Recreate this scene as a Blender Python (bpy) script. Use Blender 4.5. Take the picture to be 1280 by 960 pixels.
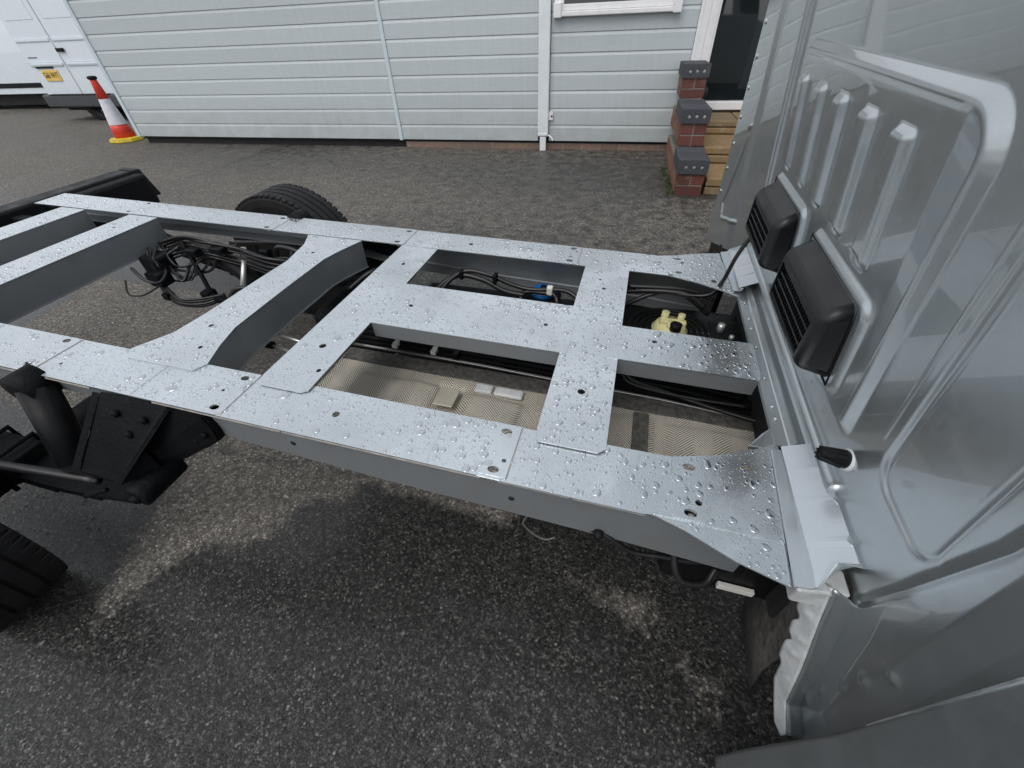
import bpy, bmesh, math, random
import numpy as np
from mathutils import Vector, Matrix, geometry
random.seed(7); rng = np.random.default_rng(7)
for o in list(bpy.data.objects): bpy.data.objects.remove(o)
S = bpy.context.scene; COL = S.collection
# ------------------------------------------------------------------ camera
cd = bpy.data.cameras.new('camera'); cam = bpy.data.objects.new('camera', cd); COL.objects.link(cam); S.camera = cam
RW = Matrix(((0.97350777, 0.22633640, -0.03247249), (0.12576400, -0.64862547, -0.75064534), (-0.19096085, 0.72667520, -0.65990690)))
cm = Matrix((RW[0], -RW[1], -RW[2])).transposed().to_4x4(); cm.translation = Vector((0, 0, 1.22)); cam.matrix_world = cm
cd.sensor_width = 36; cd.lens = 14.28; cd.clip_start = .02; cd.clip_end = 400
# ------------------------------------------------------------------ world, sun
w = bpy.data.worlds.new('World'); S.world = w; w.use_nodes = True; nt = w.node_tree; nt.nodes.clear()
sky = nt.nodes.new('ShaderNodeTexSky'); sky.sky_type = 'NISHITA'; sky.sun_disc = False
sky.sun_elevation = math.radians(55); sky.sun_rotation = math.radians(200); sky.dust_density = 4; sky.air_density = 1; sky.ozone_density = 1.5
hs = nt.nodes.new('ShaderNodeHueSaturation'); hs.inputs['Saturation'].default_value = .42
bg = nt.nodes.new('ShaderNodeBackground'); bg.inputs['Strength'].default_value = .15
wo = nt.nodes.new('ShaderNodeOutputWorld')
# thin even overcast over the Nishita sky
tcw = nt.nodes.new('ShaderNodeTexCoord'); cn = nt.nodes.new('ShaderNodeTexNoise'); cn.inputs['Scale'].default_value = 2.2; cn.inputs['Detail'].default_value = 4
nt.links.new(tcw.outputs['Generated'], cn.inputs['Vector'])
cr = nt.nodes.new('ShaderNodeValToRGB'); cr.color_ramp.elements[0].position = .3; cr.color_ramp.elements[1].position = .7
cr.color_ramp.elements[0].color = (.74, .79, .86, 1); cr.color_ramp.elements[1].color = (1, 1.02, 1.05, 1); nt.links.new(cn.outputs[0], cr.inputs[0])
sc = nt.nodes.new('ShaderNodeVectorMath'); sc.operation = 'SCALE'; sc.inputs['Scale'].default_value = 7.0; nt.links.new(cr.outputs[0], sc.inputs[0])
mxw = nt.nodes.new('ShaderNodeMix'); mxw.data_type = 'RGBA'; mxw.inputs[0].default_value = .62
nt.links.new(sky.outputs[0], hs.inputs['Color']); nt.links.new(hs.outputs[0], mxw.inputs[6]); nt.links.new(sc.outputs[0], mxw.inputs[7]); nt.links.new(mxw.outputs[2], bg.inputs[0]); nt.links.new(bg.outputs[0], wo.inputs[0])
sl = bpy.data.lights.new('sun', 'SUN'); sl.energy = .8; sl.angle = math.radians(40); sl.color = (1, .97, .93)
so = bpy.data.objects.new('sun', sl); COL.objects.link(so)
el, az = math.radians(55), math.radians(200)
so.rotation_euler = (math.radians(90) - el, 0, math.pi - az)
so.location = (0, 0, 20)
S.view_settings.view_transform = 'Standard'; S.view_settings.look = 'None'; S.view_settings.exposure = 0.12
S.render.engine = 'CYCLES'

# ------------------------------------------------------------------ materials
def nodes(name):
    m = bpy.data.materials.new(name); m.use_nodes = True; t = m.node_tree
    return m, t, t.nodes['Principled BSDF']
def N(t, kind, **k):
    n = t.nodes.new(kind)
    for a, b in k.items():
        if a[0] == '_': setattr(n, a[1:], b)
        else: n.inputs[a].default_value = b
    return n
def MA(t, op, a, b=None, c=None, clamp=False):
    n = t.nodes.new('ShaderNodeMath'); n.operation = op; n.use_clamp = clamp
    for i, v in enumerate((a, b, c)):
        if v is None: continue
        if isinstance(v, (int, float)): n.inputs[i].default_value = v
        else: t.links.new(v, n.inputs[i])
    return n.outputs[0]
def RAMP(t, fac, stops, interp='LINEAR'):
    r = t.nodes.new('ShaderNodeValToRGB'); r.color_ramp.interpolation = interp
    e = r.color_ramp.elements
    while len(e) < len(stops): e.new(.5)
    for q, (p, c) in zip(e, stops):
        q.position = p; q.color = (c, c, c, 1) if isinstance(c, (int, float)) else (*c, 1)
    t.links.new(fac, r.inputs[0]); return r.outputs[0]
def MIX(t, fac, a, b, mode='MIX'):
    n = t.nodes.new('ShaderNodeMix'); n.data_type = 'RGBA'; n.blend_type = mode
    for s, v in ((n.inputs[0], fac), (n.inputs[6], a), (n.inputs[7], b)):
        if isinstance(v, (int, float)): s.default_value = v if s.type == 'VALUE' else (v, v, v, 1)
        elif isinstance(v, tuple): s.default_value = (*v, 1)
        else: t.links.new(v, s)
    return n.outputs[2]
def coords(t, scale=(1, 1, 1), kind='Object'):
    tc = t.nodes.new('ShaderNodeTexCoord'); mp = t.nodes.new('ShaderNodeMapping'); mp.inputs['Scale'].default_value = scale
    t.links.new(tc.outputs[kind], mp.inputs[0]); return mp.outputs[0]
def noise(t, co, scale, detail=4, rough=.55, dist=0):
    n = N(t, 'ShaderNodeTexNoise', Scale=scale, Detail=detail, Roughness=rough, Distortion=dist); t.links.new(co, n.inputs['Vector']); return n.outputs[0]
def bump(t, p, h, strength=.3, dist=.01):
    b = N(t, 'ShaderNodeBump', Strength=strength, Distance=dist); t.links.new(h, b.inputs['Height'])
    t.links.new(b.outputs[0], p.inputs['Normal']); return b
def simple(name, col, rough=.5, metal=0, coat=0, var=.12, nscale=8, bs=.0, bscale=60, spec=.5, scale=(1, 1, 1), rvar=.1):
    m, t, p = nodes(name); co = coords(t, scale)
    n = noise(t, co, nscale)
    c1 = tuple(x * (1 - var) for x in col); c2 = tuple(min(1, x * (1 + var)) for x in col)
    t.links.new(RAMP(t, n, [(.3, c1), (.7, c2)]), p.inputs['Base Color'])
    t.links.new(RAMP(t, noise(t, co, nscale * 2.3), [(.3, max(0, rough - rvar)), (.7, min(1, rough + rvar))]), p.inputs['Roughness'])
    p.inputs['Metallic'].default_value = metal; p.inputs['Coat Weight'].default_value = coat; p.inputs['Coat Roughness'].default_value = .05
    p.inputs['Specular IOR Level'].default_value = spec
    if bs: bump(t, p, noise(t, co, bscale, 3), bs, .004)
    return m
def paint(name, col, rough, metal, coat, grime=.0, orange=.0):
    m, t, p = nodes(name); co = coords(t)
    fl = N(t, 'ShaderNodeTexVoronoi', Scale=1800); t.links.new(co, fl.inputs['Vector'])
    f = RAMP(t, fl.outputs['Color'], [(0, .93), (1, 1.05)])
    n = RAMP(t, noise(t, co, 5, 5), [(.35, 1.0), (.75, .9)])
    c = MIX(t, 1.0, MIX(t, 1.0, col, f, 'MULTIPLY'), n, 'MULTIPLY')
    if grime:
        g = RAMP(t, noise(t, co, 14, 8, .7), [(.5, 0), (.72, grime)])
        c = MIX(t, g, c, (.25, .22, .19))
    t.links.new(c, p.inputs['Base Color'])
    t.links.new(RAMP(t, noise(t, co, 22, 6, .65), [(.3, rough - .04), (.7, rough + .07)]), p.inputs['Roughness'])
    p.inputs['Metallic'].default_value = metal; p.inputs['Coat Weight'].default_value = coat; p.inputs['Coat Roughness'].default_value = .025; p.inputs['Coat IOR'].default_value = 1.5
    if orange: bump(t, p, noise(t, co, 30, 2), orange, .002)
    return m
M_wall = paint('silver_cab_paint', (.52, .56, .575), .34, .85, 1, 0, 0)
def mat_top():
    m, t, p = nodes('wet_silver_frame_paint'); co = coords(t)
    fl = N(t, 'ShaderNodeTexVoronoi', Scale=1800); t.links.new(co, fl.inputs['Vector'])
    c = MIX(t, 1.0, (.60, .65, .68), RAMP(t, fl.outputs['Color'], [(0, .93), (1, 1.05)]), 'MULTIPLY')
    film = RAMP(t, noise(t, co, 7, 3, .5, .4), [(.50, 0), (.62, 1)])
    c = MIX(t, 1.0, c, RAMP(t, noise(t, co, 3.2, 5, .6), [(.3, .84), (.72, 1.12)]), 'MULTIPLY')
    g = RAMP(t, noise(t, co, 16, 8, .72), [(.56, 0), (.80, .35)])
    c = MIX(t, g, c, (.27, .25, .22))
    t.links.new(c, p.inputs['Base Color'])
    t.links.new(MIX(t, film, RAMP(t, noise(t, co, 26, 6, .65), [(.3, .25), (.7, .36)]), .10), p.inputs['Roughness'])
    p.inputs['Metallic'].default_value = .74; p.inputs['Coat Weight'].default_value = .8; p.inputs['Coat Roughness'].default_value = .04
    v1 = N(t, 'ShaderNodeTexVoronoi', Scale=330); t.links.new(co, v1.inputs['Vector'])
    v2 = N(t, 'ShaderNodeTexVoronoi', Scale=170); t.links.new(co, v2.inputs['Vector'])
    beads = MA(t, 'MULTIPLY', MA(t, 'ADD', RAMP(t, v1.outputs['Distance'], [(0, 1), (.42, 0)]), RAMP(t, v2.outputs['Distance'], [(0, .8), (.30, 0)])), MA(t, 'SUBTRACT', 1.0, film))
    b = bump(t, p, beads, .28, .0010); t.links.new(b.outputs[0], p.inputs['Coat Normal']); return m
M_top = mat_top()
M_brk = paint('silver_bracket_paint', (.56, .61, .64), .30, .6, .6)
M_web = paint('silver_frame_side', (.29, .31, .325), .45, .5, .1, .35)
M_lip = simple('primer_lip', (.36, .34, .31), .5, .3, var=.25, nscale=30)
M_seal = simple('seam_sealer', (.62, .64, .645), .45, .1, var=.15, nscale=40, bs=.3, bscale=50)
M_black = simple('black_plastic', (.006, .0065, .0075), .5, var=.3, bs=.15, bscale=220, spec=.2)
M_vent = simple('vent_plastic', (.005, .0055, .006), .36, var=.2, nscale=4, bs=.12, bscale=400)
M_slat = simple('louvre_plastic', (.006, .006, .008), .45, var=.2)
M_steel = simple('black_chassis_steel', (.004, .0045, .0055), .6, .0, var=.4, bs=.5, bscale=90, spec=.14)
M_rubber = simple('tyre_rubber', (.016, .016, .017), .6, var=.3, nscale=12, bs=.2, bscale=150, spec=.2)
M_tank = simple('tank_plastic', (.012, .013, .014), .4, var=.35, nscale=9, bs=.3, bscale=25, spec=.3)
M_hose = simple('black_hose', (.012, .012, .013), .35)
M_blue = simple('blue_cap', (.01, .17, .55), .35)
M_yellow = simple('yellow_plastic', (.72, .68, .36), .45, var=.08)
M_zinc = simple('zinc_fitting', (.7, .7, .68), .35, .7)
M_tag = simple('white_tag', (.72, .71, .66), .5)
M_brownf = simple('grit_lined_panel', (.085, .08, .073), .8, var=.5, nscale=60, bs=.6, bscale=120)
M_white = simple('white_upvc', (.78, .78, .79), .3, var=.04)
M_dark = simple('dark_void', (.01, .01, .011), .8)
def seal_edge(): return M_seal
def mat_drop():
    m, t, p = nodes('water_drop'); t.nodes.remove(p)
    tr = N(t, 'ShaderNodeBsdfTransparent'); tr.inputs[0].default_value = (1, 1, 1, 1)
    gl = N(t, 'ShaderNodeBsdfGlossy', Roughness=.04); gl.inputs['Color'].default_value = (.80, .83, .86, 1); fr = N(t, 'ShaderNodeFresnel', IOR=1.5)
    mx = N(t, 'ShaderNodeMixShader'); o = t.nodes['Material Output']
    f = MA(t, 'ADD', MA(t, 'MULTIPLY', fr.outputs[0], .4), .55, clamp=True)
    t.links.new(f, mx.inputs[0]); t.links.new(tr.outputs[0], mx.inputs[1]); t.links.new(gl.outputs[0], mx.inputs[2]); t.links.new(mx.outputs[0], o.inputs[0])
    return m
M_drop = mat_drop()
def mat_shield():
    m, t, p = nodes('embossed_heat_shield'); co = coords(t)
    sx = N(t, 'ShaderNodeSeparateXYZ'); t.links.new(co, sx.inputs[0])
    wob = MA(t, 'MULTIPLY', noise(t, co, 6, 2), .02)
    pp = MA(t, 'PINGPONG', MA(t, 'ADD', sx.outputs[0], wob), .045)
    s = MA(t, 'SINE', MA(t, 'MULTIPLY', MA(t, 'ADD', sx.outputs[1], pp), 800))
    g = noise(t, co, 22, 6, .7)
    c = RAMP(t, MA(t, 'MULTIPLY_ADD', s, .5, .5), [(.2, (.17, .155, .135)), (.7, (.78, .73, .63))])
    d = RAMP(t, g, [(.46, 0), (.66, .75)])
    t.links.new(MIX(t, d, c, (.50, .45, .38)), p.inputs['Base Color'])
    p.inputs['Metallic'].default_value = .15; p.inputs['Roughness'].default_value = .42
    bump(t, p, s, .5, .002); return m
M_shield = mat_shield()
def mat_ground():
    m, t, p = nodes('wet_asphalt'); co = coords(t)
    at = N(t, 'ShaderNodeAttribute', _attribute_name='dry_glare'); dry_glare0 = at.outputs['Fac']  # dried patches plus painted brightness of the far ground
    n1 = noise(t, co, 9, 7, .7); n2 = noise(t, co, 1.3, 4); n0 = noise(t, co, .35, 3)
    n9 = noise(t, co, 45, 4, .7)
    dry_glare = MA(t, 'ADD', MA(t, 'ADD', dry_glare0, MA(t, 'MULTIPLY', MA(t, 'SUBTRACT', n1, .5), 1.4)), MA(t, 'MULTIPLY', MA(t, 'SUBTRACT', n9, .5), .9))
    dry_glare = RAMP(t, dry_glare, [(.36, 0), (.70, 1)])
    vo = N(t, 'ShaderNodeTexVoronoi', Scale=175, Randomness=1); t.links.new(co, vo.inputs['Vector'])
    v2 = N(t, 'ShaderNodeTexVoronoi', Scale=230, Randomness=1); t.links.new(co, v2.inputs['Vector'])
    ve = N(t, 'ShaderNodeTexVoronoi', Scale=175, _feature='DISTANCE_TO_EDGE'); t.links.new(co, ve.inputs['Vector'])
    hsv = N(t, 'ShaderNodeSeparateColor'); t.links.new(vo.outputs['Color'], hsv.inputs[0])
    h2 = N(t, 'ShaderNodeSeparateColor'); t.links.new(v2.outputs['Color'], h2.inputs[0])
    stone = RAMP(t, hsv.outputs[0], [(0, (.015, .0145, .014)), (.45, (.034, .033, .031)), (.8, (.066, .064, .059)), (.95, (.105, .102, .093)), (1, (.17, .165, .15))])
    fine = RAMP(t, h2.outputs[0], [(0, .65), (.7, 1.0), (1, 1.7)])
    stone = MIX(t, 1, stone, fine, 'MULTIPLY')
    edge = RAMP(t, ve.outputs['Distance'], [(0, .62), (.10, 1)])
    c = MIX(t, 1, stone, edge, 'MULTIPLY')
    c = MIX(t, RAMP(t, n2, [(.4, 0), (.7, .55)]), c, MIX(t, 1, c, (.62, .60, .55), 'MULTIPLY'))
    dry_glare_c = MIX(t, 1, MIX(t, .35, c, (.078, .0735, .068)), (4.3, 4.15, 3.95), 'MULTIPLY')
    c = MIX(t, dry_glare, c, dry_glare_c)
    v3 = N(t, 'ShaderNodeTexVoronoi', Scale=85, Randomness=1); t.links.new(co, v3.inputs['Vector'])
    h3 = N(t, 'ShaderNodeSeparateColor'); t.links.new(v3.outputs['Color'], h3.inputs[0])
    c = MIX(t, 1, c, RAMP(t, h3.outputs[0], [(0, .72), (.6, 1.0), (.9, 1.25), (1, 1.5)]), 'MULTIPLY')
    t.links.new(c, p.inputs['Base Color'])
    puddle = RAMP(t, n0, [(.35, .20), (.7, .36)])
    t.links.new(MIX(t, dry_glare, puddle, .8), p.inputs['Roughness'])
    t.links.new(RAMP(t, dry_glare, [(0, .5), (1, .2)]), p.inputs['Specular IOR Level'])
    t.links.new(RAMP(t, dry_glare, [(0, .16), (1, .03)]), p.inputs['Coat Weight']); p.inputs['Coat Roughness'].default_value = .22; p.inputs['Coat IOR'].default_value = 1.4
    v4 = N(t, 'ShaderNodeTexVoronoi', Scale=62, Randomness=1); t.links.new(co, v4.inputs['Vector'])
    h4 = N(t, 'ShaderNodeSeparateColor'); t.links.new(v4.outputs['Color'], h4.inputs[0])
    h = MA(t, 'ADD', MA(t, 'ADD', MA(t, 'MULTIPLY', MA(t, 'MULTIPLY', edge, hsv.outputs[1]), 1.0), MA(t, 'MULTIPLY', h2.outputs[1], .4)), MA(t, 'MULTIPLY', h4.outputs[1], .8))
    bump(t, p, h, 1.0, .010); return m
M_ground = mat_ground()
def mat_board():
    m, t, p = nodes('cladding_board'); co = coords(t, (1, 1, 1)); 
    oi = N(t, 'ShaderNodeObjectInfo')
    va = N(t, 'ShaderNodeVectorMath', _operation='ADD'); t.links.new(co, va.inputs[0])
    cb = N(t, 'ShaderNodeCombineXYZ'); t.links.new(MA(t, 'MULTIPLY', oi.outputs['Random'], 37), cb.inputs[0]); t.links.new(MA(t, 'MULTIPLY', oi.outputs['Random'], 11), cb.inputs[2])
    t.links.new(cb.outputs[0], va.inputs[1])
    mp = N(t, 'ShaderNodeMapping'); mp.inputs['Scale'].default_value = (2.2, 1, 40); t.links.new(va.outputs[0], mp.inputs[0])
    g = noise(t, mp.outputs[0], 2, 7, .7, .6)
    c = RAMP(t, g, [(.25, (.46, .51, .53)), (.75, (.53, .58, .595))])
    c = MIX(t, 1, c, RAMP(t, oi.outputs['Random'], [(0, .95), (1, 1.03)]), 'MULTIPLY')
    c = MIX(t, RAMP(t, noise(t, va.outputs[0], 2.5, 6, .65), [(.5, 0), (.85, .25)]), c, (.40, .44, .43))
    ge = N(t, 'ShaderNodeNewGeometry'); sz = N(t, 'ShaderNodeSeparateXYZ'); t.links.new(ge.outputs['Position'], sz.inputs[0])
    low = MA(t, 'MULTIPLY', RAMP(t, MA(t, 'DIVIDE', sz.outputs[2], .7), [(.15, .7), (.9, 0)]), RAMP(t, noise(t, ge.outputs['Position'], 5, 7, .75), [(.35, .1), (.7, 1)]))
    streak = noise(t, coords(t, (14, 1, .8)), 1.5, 4, .6)
    c = MIX(t, low, c, (.33, .34, .32)); c = MIX(t, 1, c, RAMP(t, streak, [(.3, .955), (.7, 1.03)]), 'MULTIPLY')
    t.links.new(c, p.inputs['Base Color']); p.inputs['Roughness'].default_value = .42
    bump(t, p, g, .22, .004); return m
M_board = mat_board()
M_trim = simple('painted_trim', (.56, .64, .68), .4, var=.05)
M_pipe = simple('white_downpipe', (.72, .76, .78), .35, var=.05)
def mat_brick(name, a, b, spots=.0):
    m, t, p = nodes(name); co = coords(t); oi = N(t, 'ShaderNodeObjectInfo')
    c = MIX(t, oi.outputs['Random'], a, b)
    c = MIX(t, RAMP(t, noise(t, co, 28, 6, .7), [(.45, 0), (.75, .6)]), c, tuple(x * .45 for x in a))
    if spots: c = MIX(t, RAMP(t, noise(t, co, 9, 5, .7), [(.6, 0), (.7, spots)]), c, (.42, .38, .33))
    t.links.new(c, p.inputs['Base Color']); p.inputs['Roughness'].default_value = .7
    bump(t, p, noise(t, co, 80, 5), .5, .006); return m
M_brick = mat_brick('red_brick', (.155, .05, .038), (.10, .034, .028), .35)
M_brickb = mat_brick('plinth_brick', (.26, .17, .13), (.19, .13, .10), .2)
M_brickc = mat_brick('buff_side_brick', (.26, .13, .08), (.2, .09, .06), .2)
M_eng = mat_brick('blue_engineering_brick', (.05, .055, .065), (.065, .07, .08), .15)
M_stone = mat_brick('sandstone_block', (.27, .18, .085), (.20, .15, .085), .5)
M_mortar = simple('mortar', (.26, .235, .21), .9, var=.2, nscale=50, bs=.5)
def mat_glass():
    m, t, p = nodes('door_glass'); p.inputs['Base Color'].default_value = (.012, .016, .018, 1); p.inputs['Roughness'].default_value = .03
    p.inputs['IOR'].default_value = 1.9; t.links.new(RAMP(t, noise(t, coords(t), 3), [(0, .01), (1, .05)]), p.inputs['Roughness']); return m
M_glass = mat_glass()
M_vanw = simple('white_van_paint', (.70, .76, .81), .25, 0, .6, var=.02, nscale=3)
M_grey = simple('grey_bumper_plastic', (.05, .055, .06), .5)
M_plate = simple('yellow_number_plate', (.78, .52, .12), .4, var=.05)
M_red = simple('cone_orange_red', (.72, .055, .035), .4, var=.12)
M_sleeve = simple('cone_sleeve', (.62, .61, .66), .45, var=.12, nscale=20)
M_cbase = simple('cone_base_yellow', (.62, .48, .03), .5, var=.2)
M_moss = simple('moss', (.07, .09, .03), .9, var=.5, nscale=40)
M_pebble = simple('asphalt_chipping', (.085, .082, .076), .35, var=.6, nscale=90)

# ------------------------------------------------------------------ mesh helpers
def link(name, me, mat=None, parent=None):
    o = bpy.data.objects.new(name, me); COL.objects.link(o)
    if mat is not None and me is not None: me.materials.append(mat)
    if parent is not None: o.parent = parent
    return o
def raw(name, v, f, mat, parent=None, smooth=False):
    me = bpy.data.meshes.new(name); me.from_pydata([tuple(map(float, p)) for p in v], [], [tuple(map(int, q)) for q in f]); me.update()
    if smooth: me.shade_smooth()
    return link(name, me, mat, parent)
def bmo(name, bm, mat, parent=None, smooth=False, recalc=True):
    if recalc: bmesh.ops.recalc_face_normals(bm, faces=bm.faces)
    me = bpy.data.meshes.new(name); bm.to_mesh(me); bm.free()
    if smooth: me.shade_smooth()
    return link(name, me, mat, parent)
def tag(o, label, cat, group=None, kind=None):
    if label: o['label'] = label
    if cat: o['category'] = cat
    if group: o['group'] = group
    if kind: o['kind'] = kind
    return o
def thing(name, label, cat, loc=(0, 0, 0), rz=0, group=None):
    o = bpy.data.objects.new(name, None); COL.objects.link(o); o.location = loc; o.rotation_euler = (0, 0, rz); o.empty_display_size = .2
    return tag(o, label, cat, group)
def stuff(o): o['kind'] = 'stuff'; return o
def structure(o): o['kind'] = 'structure'; return o
def box(bm, a, b, bev=0, seg=2):
    v = [bm.verts.new((x, y, z)) for x in (a[0], b[0]) for y in (a[1], b[1]) for z in (a[2], b[2])]
    fs = [bm.faces.new([v[i] for i in q]) for q in ((0, 1, 3, 2), (4, 6, 7, 5), (0, 4, 5, 1), (2, 3, 7, 6), (0, 2, 6, 4), (1, 5, 7, 3))]
    if bev:
        es = list({e for f in fs for e in f.edges})
        bmesh.ops.bevel(bm, geom=es, offset=bev, segments=seg, affect='EDGES', profile=.5)
    return bm
def boxo(name, a, b, mat, parent=None, bev=0, seg=2):
    return bmo(name, box(bmesh.new(), a, b, bev, seg), mat, parent)
def hexa(name, pts, mat, parent=None, bev=0):   # 8 points: four below, four above, same order
    bm = bmesh.new(); v = [bm.verts.new(p) for p in pts]
    for q in ((0, 1, 2, 3), (4, 5, 6, 7), (0, 1, 5, 4), (1, 2, 6, 5), (2, 3, 7, 6), (3, 0, 4, 7)): bm.faces.new([v[i] for i in q])
    if bev: bmesh.ops.bevel(bm, geom=list(bm.edges), offset=bev, segments=2, affect='EDGES', profile=.5)
    return bmo(name, bm, mat, parent)
def plate(bm, poly, n, th):  # polygon extruded by th along n
    n = Vector(n).normalized() * th; a = [bm.verts.new(p) for p in poly]; b = [bm.verts.new(Vector(p) + n) for p in poly]
    bm.faces.new(a); bm.faces.new(b[::-1]); k = len(a)
    for i in range(k): bm.faces.new((a[i], a[(i + 1) % k], b[(i + 1) % k], b[i]))
    return bm
def catmull(pts, k=8):
    P = [Vector(p) for p in pts]; P = [P[0] * 2 - P[1]] + P + [P[-1] * 2 - P[-2]]; out = []
    for i in range(1, len(P) - 2):
        for j in range(k):
            t = j / k; a, b, c, d = P[i - 1:i + 3]
            out.append(.5 * ((2 * b) + (c - a) * t + (2 * a - 5 * b + 4 * c - d) * t * t + (3 * b - a - 3 * c + d) * t ** 3))
    out.append(P[-2]); return out
def tubebm(bm, pts, r, seg=10, k=8, smooth=True, closed=True):
    p = catmull(pts, k) if smooth and len(pts) > 2 else [Vector(q) for q in pts]
    rs = r if isinstance(r, (list, tuple)) else None
    T = [(p[min(i + 1, len(p) - 1)] - p[max(i - 1, 0)]).normalized() for i in range(len(p))]
    nrm = T[0].orthogonal().normalized(); rings = []
    for i, q in enumerate(p):
        nrm = (nrm - T[i] * nrm.dot(T[i])).normalized(); bi = T[i].cross(nrm)
        rr = r if rs is None else rs[0] + (rs[1] - rs[0]) * i / (len(p) - 1)
        rings.append([bm.verts.new(q + (nrm * math.cos(2 * math.pi * s / seg) + bi * math.sin(2 * math.pi * s / seg)) * rr) for s in range(seg)])
    for a, b in zip(rings, rings[1:]):
        for s in range(seg): bm.faces.new((a[s], a[(s + 1) % seg], b[(s + 1) % seg], b[s]))
    if closed: bm.faces.new(rings[0]); bm.faces.new(rings[-1][::-1])
    return bm
def tube(name, pts, r, mat, parent=None, seg=10, k=8, smooth=True):
    return bmo(name, tubebm(bmesh.new(), pts, r, seg, k, smooth), mat, parent, smooth=True)
def lathe(name, prof, mat, parent=None, seg=32, axis='Z', loc=(0, 0, 0), smooth=True, bm=None, fin=True):
    bm = bm or bmesh.new(); rings = []
    for r, h in prof:
        ring = []
        for s in range(seg):
            a = 2 * math.pi * s / seg; c, d = r * math.cos(a), r * math.sin(a)
            q = {'Z': (c, d, h), 'Y': (c, h, d), 'X': (h, c, d)}[axis]
            ring.append(bm.verts.new(Vector(q) + Vector(loc)))
        rings.append(ring)
    for a, b in zip(rings, rings[1:]):
        for s in range(seg): bm.faces.new((a[s], a[(s + 1) % seg], b[(s + 1) % seg], b[s]))
    bm.faces.new(rings[0]); bm.faces.new(rings[-1][::-1])
    if not fin: return bm
    return bmo(name, bm, mat, parent, smooth=smooth)
def inpoly(x, y, P):
    c = False; j = len(P) - 1
    for i in range(len(P)):
        if (P[i][1] > y) != (P[j][1] > y) and x < (P[j][0] - P[i][0]) * (y - P[i][1]) / (P[j][1] - P[i][1]) + P[i][0]: c = not c
        j = i
    return c
def oval(cx, cy, rx, ry, n=14, a=0):
    return [(cx + rx * math.cos(2 * math.pi * i / n) * math.cos(a) - ry * math.sin(2 * math.pi * i / n) * math.sin(a),
             cy + rx * math.cos(2 * math.pi * i / n) * math.sin(a) + ry * math.sin(2 * math.pi * i / n) * math.cos(a)) for i in range(n)]
def sheet(name, outline, holes, z, th, mat, parent, zf=None):
    """flat metal sheet with real holes; z = top"""
    vs = [Vector(p) for p in outline]; n = len(vs); es = [(i, (i + 1) % n) for i in range(n)]
    for h in holes:
        b = len(vs); vs += [Vector(p) for p in h]; es += [(b + i, b + (i + 1) % len(h)) for i in range(len(h))]
    V, E_, F, *_ = geometry.delaunay_2d_cdt(vs, es, [], 1, 1e-6)
    fs = []
    for f in F:
        c = sum((V[i] for i in f), Vector((0, 0))) / len(f)
        if inpoly(c.x, c.y, outline) and not any(inpoly(c.x, c.y, h) for h in holes): fs.append(f)
    zz = (lambda x, y: z) if zf is None else zf
    k = len(V); verts = [(v.x, v.y, zz(v.x, v.y)) for v in V] + [(v.x, v.y, zz(v.x, v.y) - th) for v in V]
    faces = [tuple(f) for f in fs] + [tuple(i + k for i in f[::-1]) for f in fs]
    cnt = {}
    for f in fs:
        for a, b in zip(f, list(f[1:]) + [f[0]]): cnt[(a, b)] = 1
    for (a, b) in list(cnt):
        if (b, a) not in cnt: faces.append((a, a + k, b + k, b))
    o = raw(name, verts, faces, mat, parent)
    bm = bmesh.new(); bm.from_mesh(o.data); bmesh.ops.recalc_face_normals(bm, faces=bm.faces); bm.to_mesh(o.data); bm.free()
    return o
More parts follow.
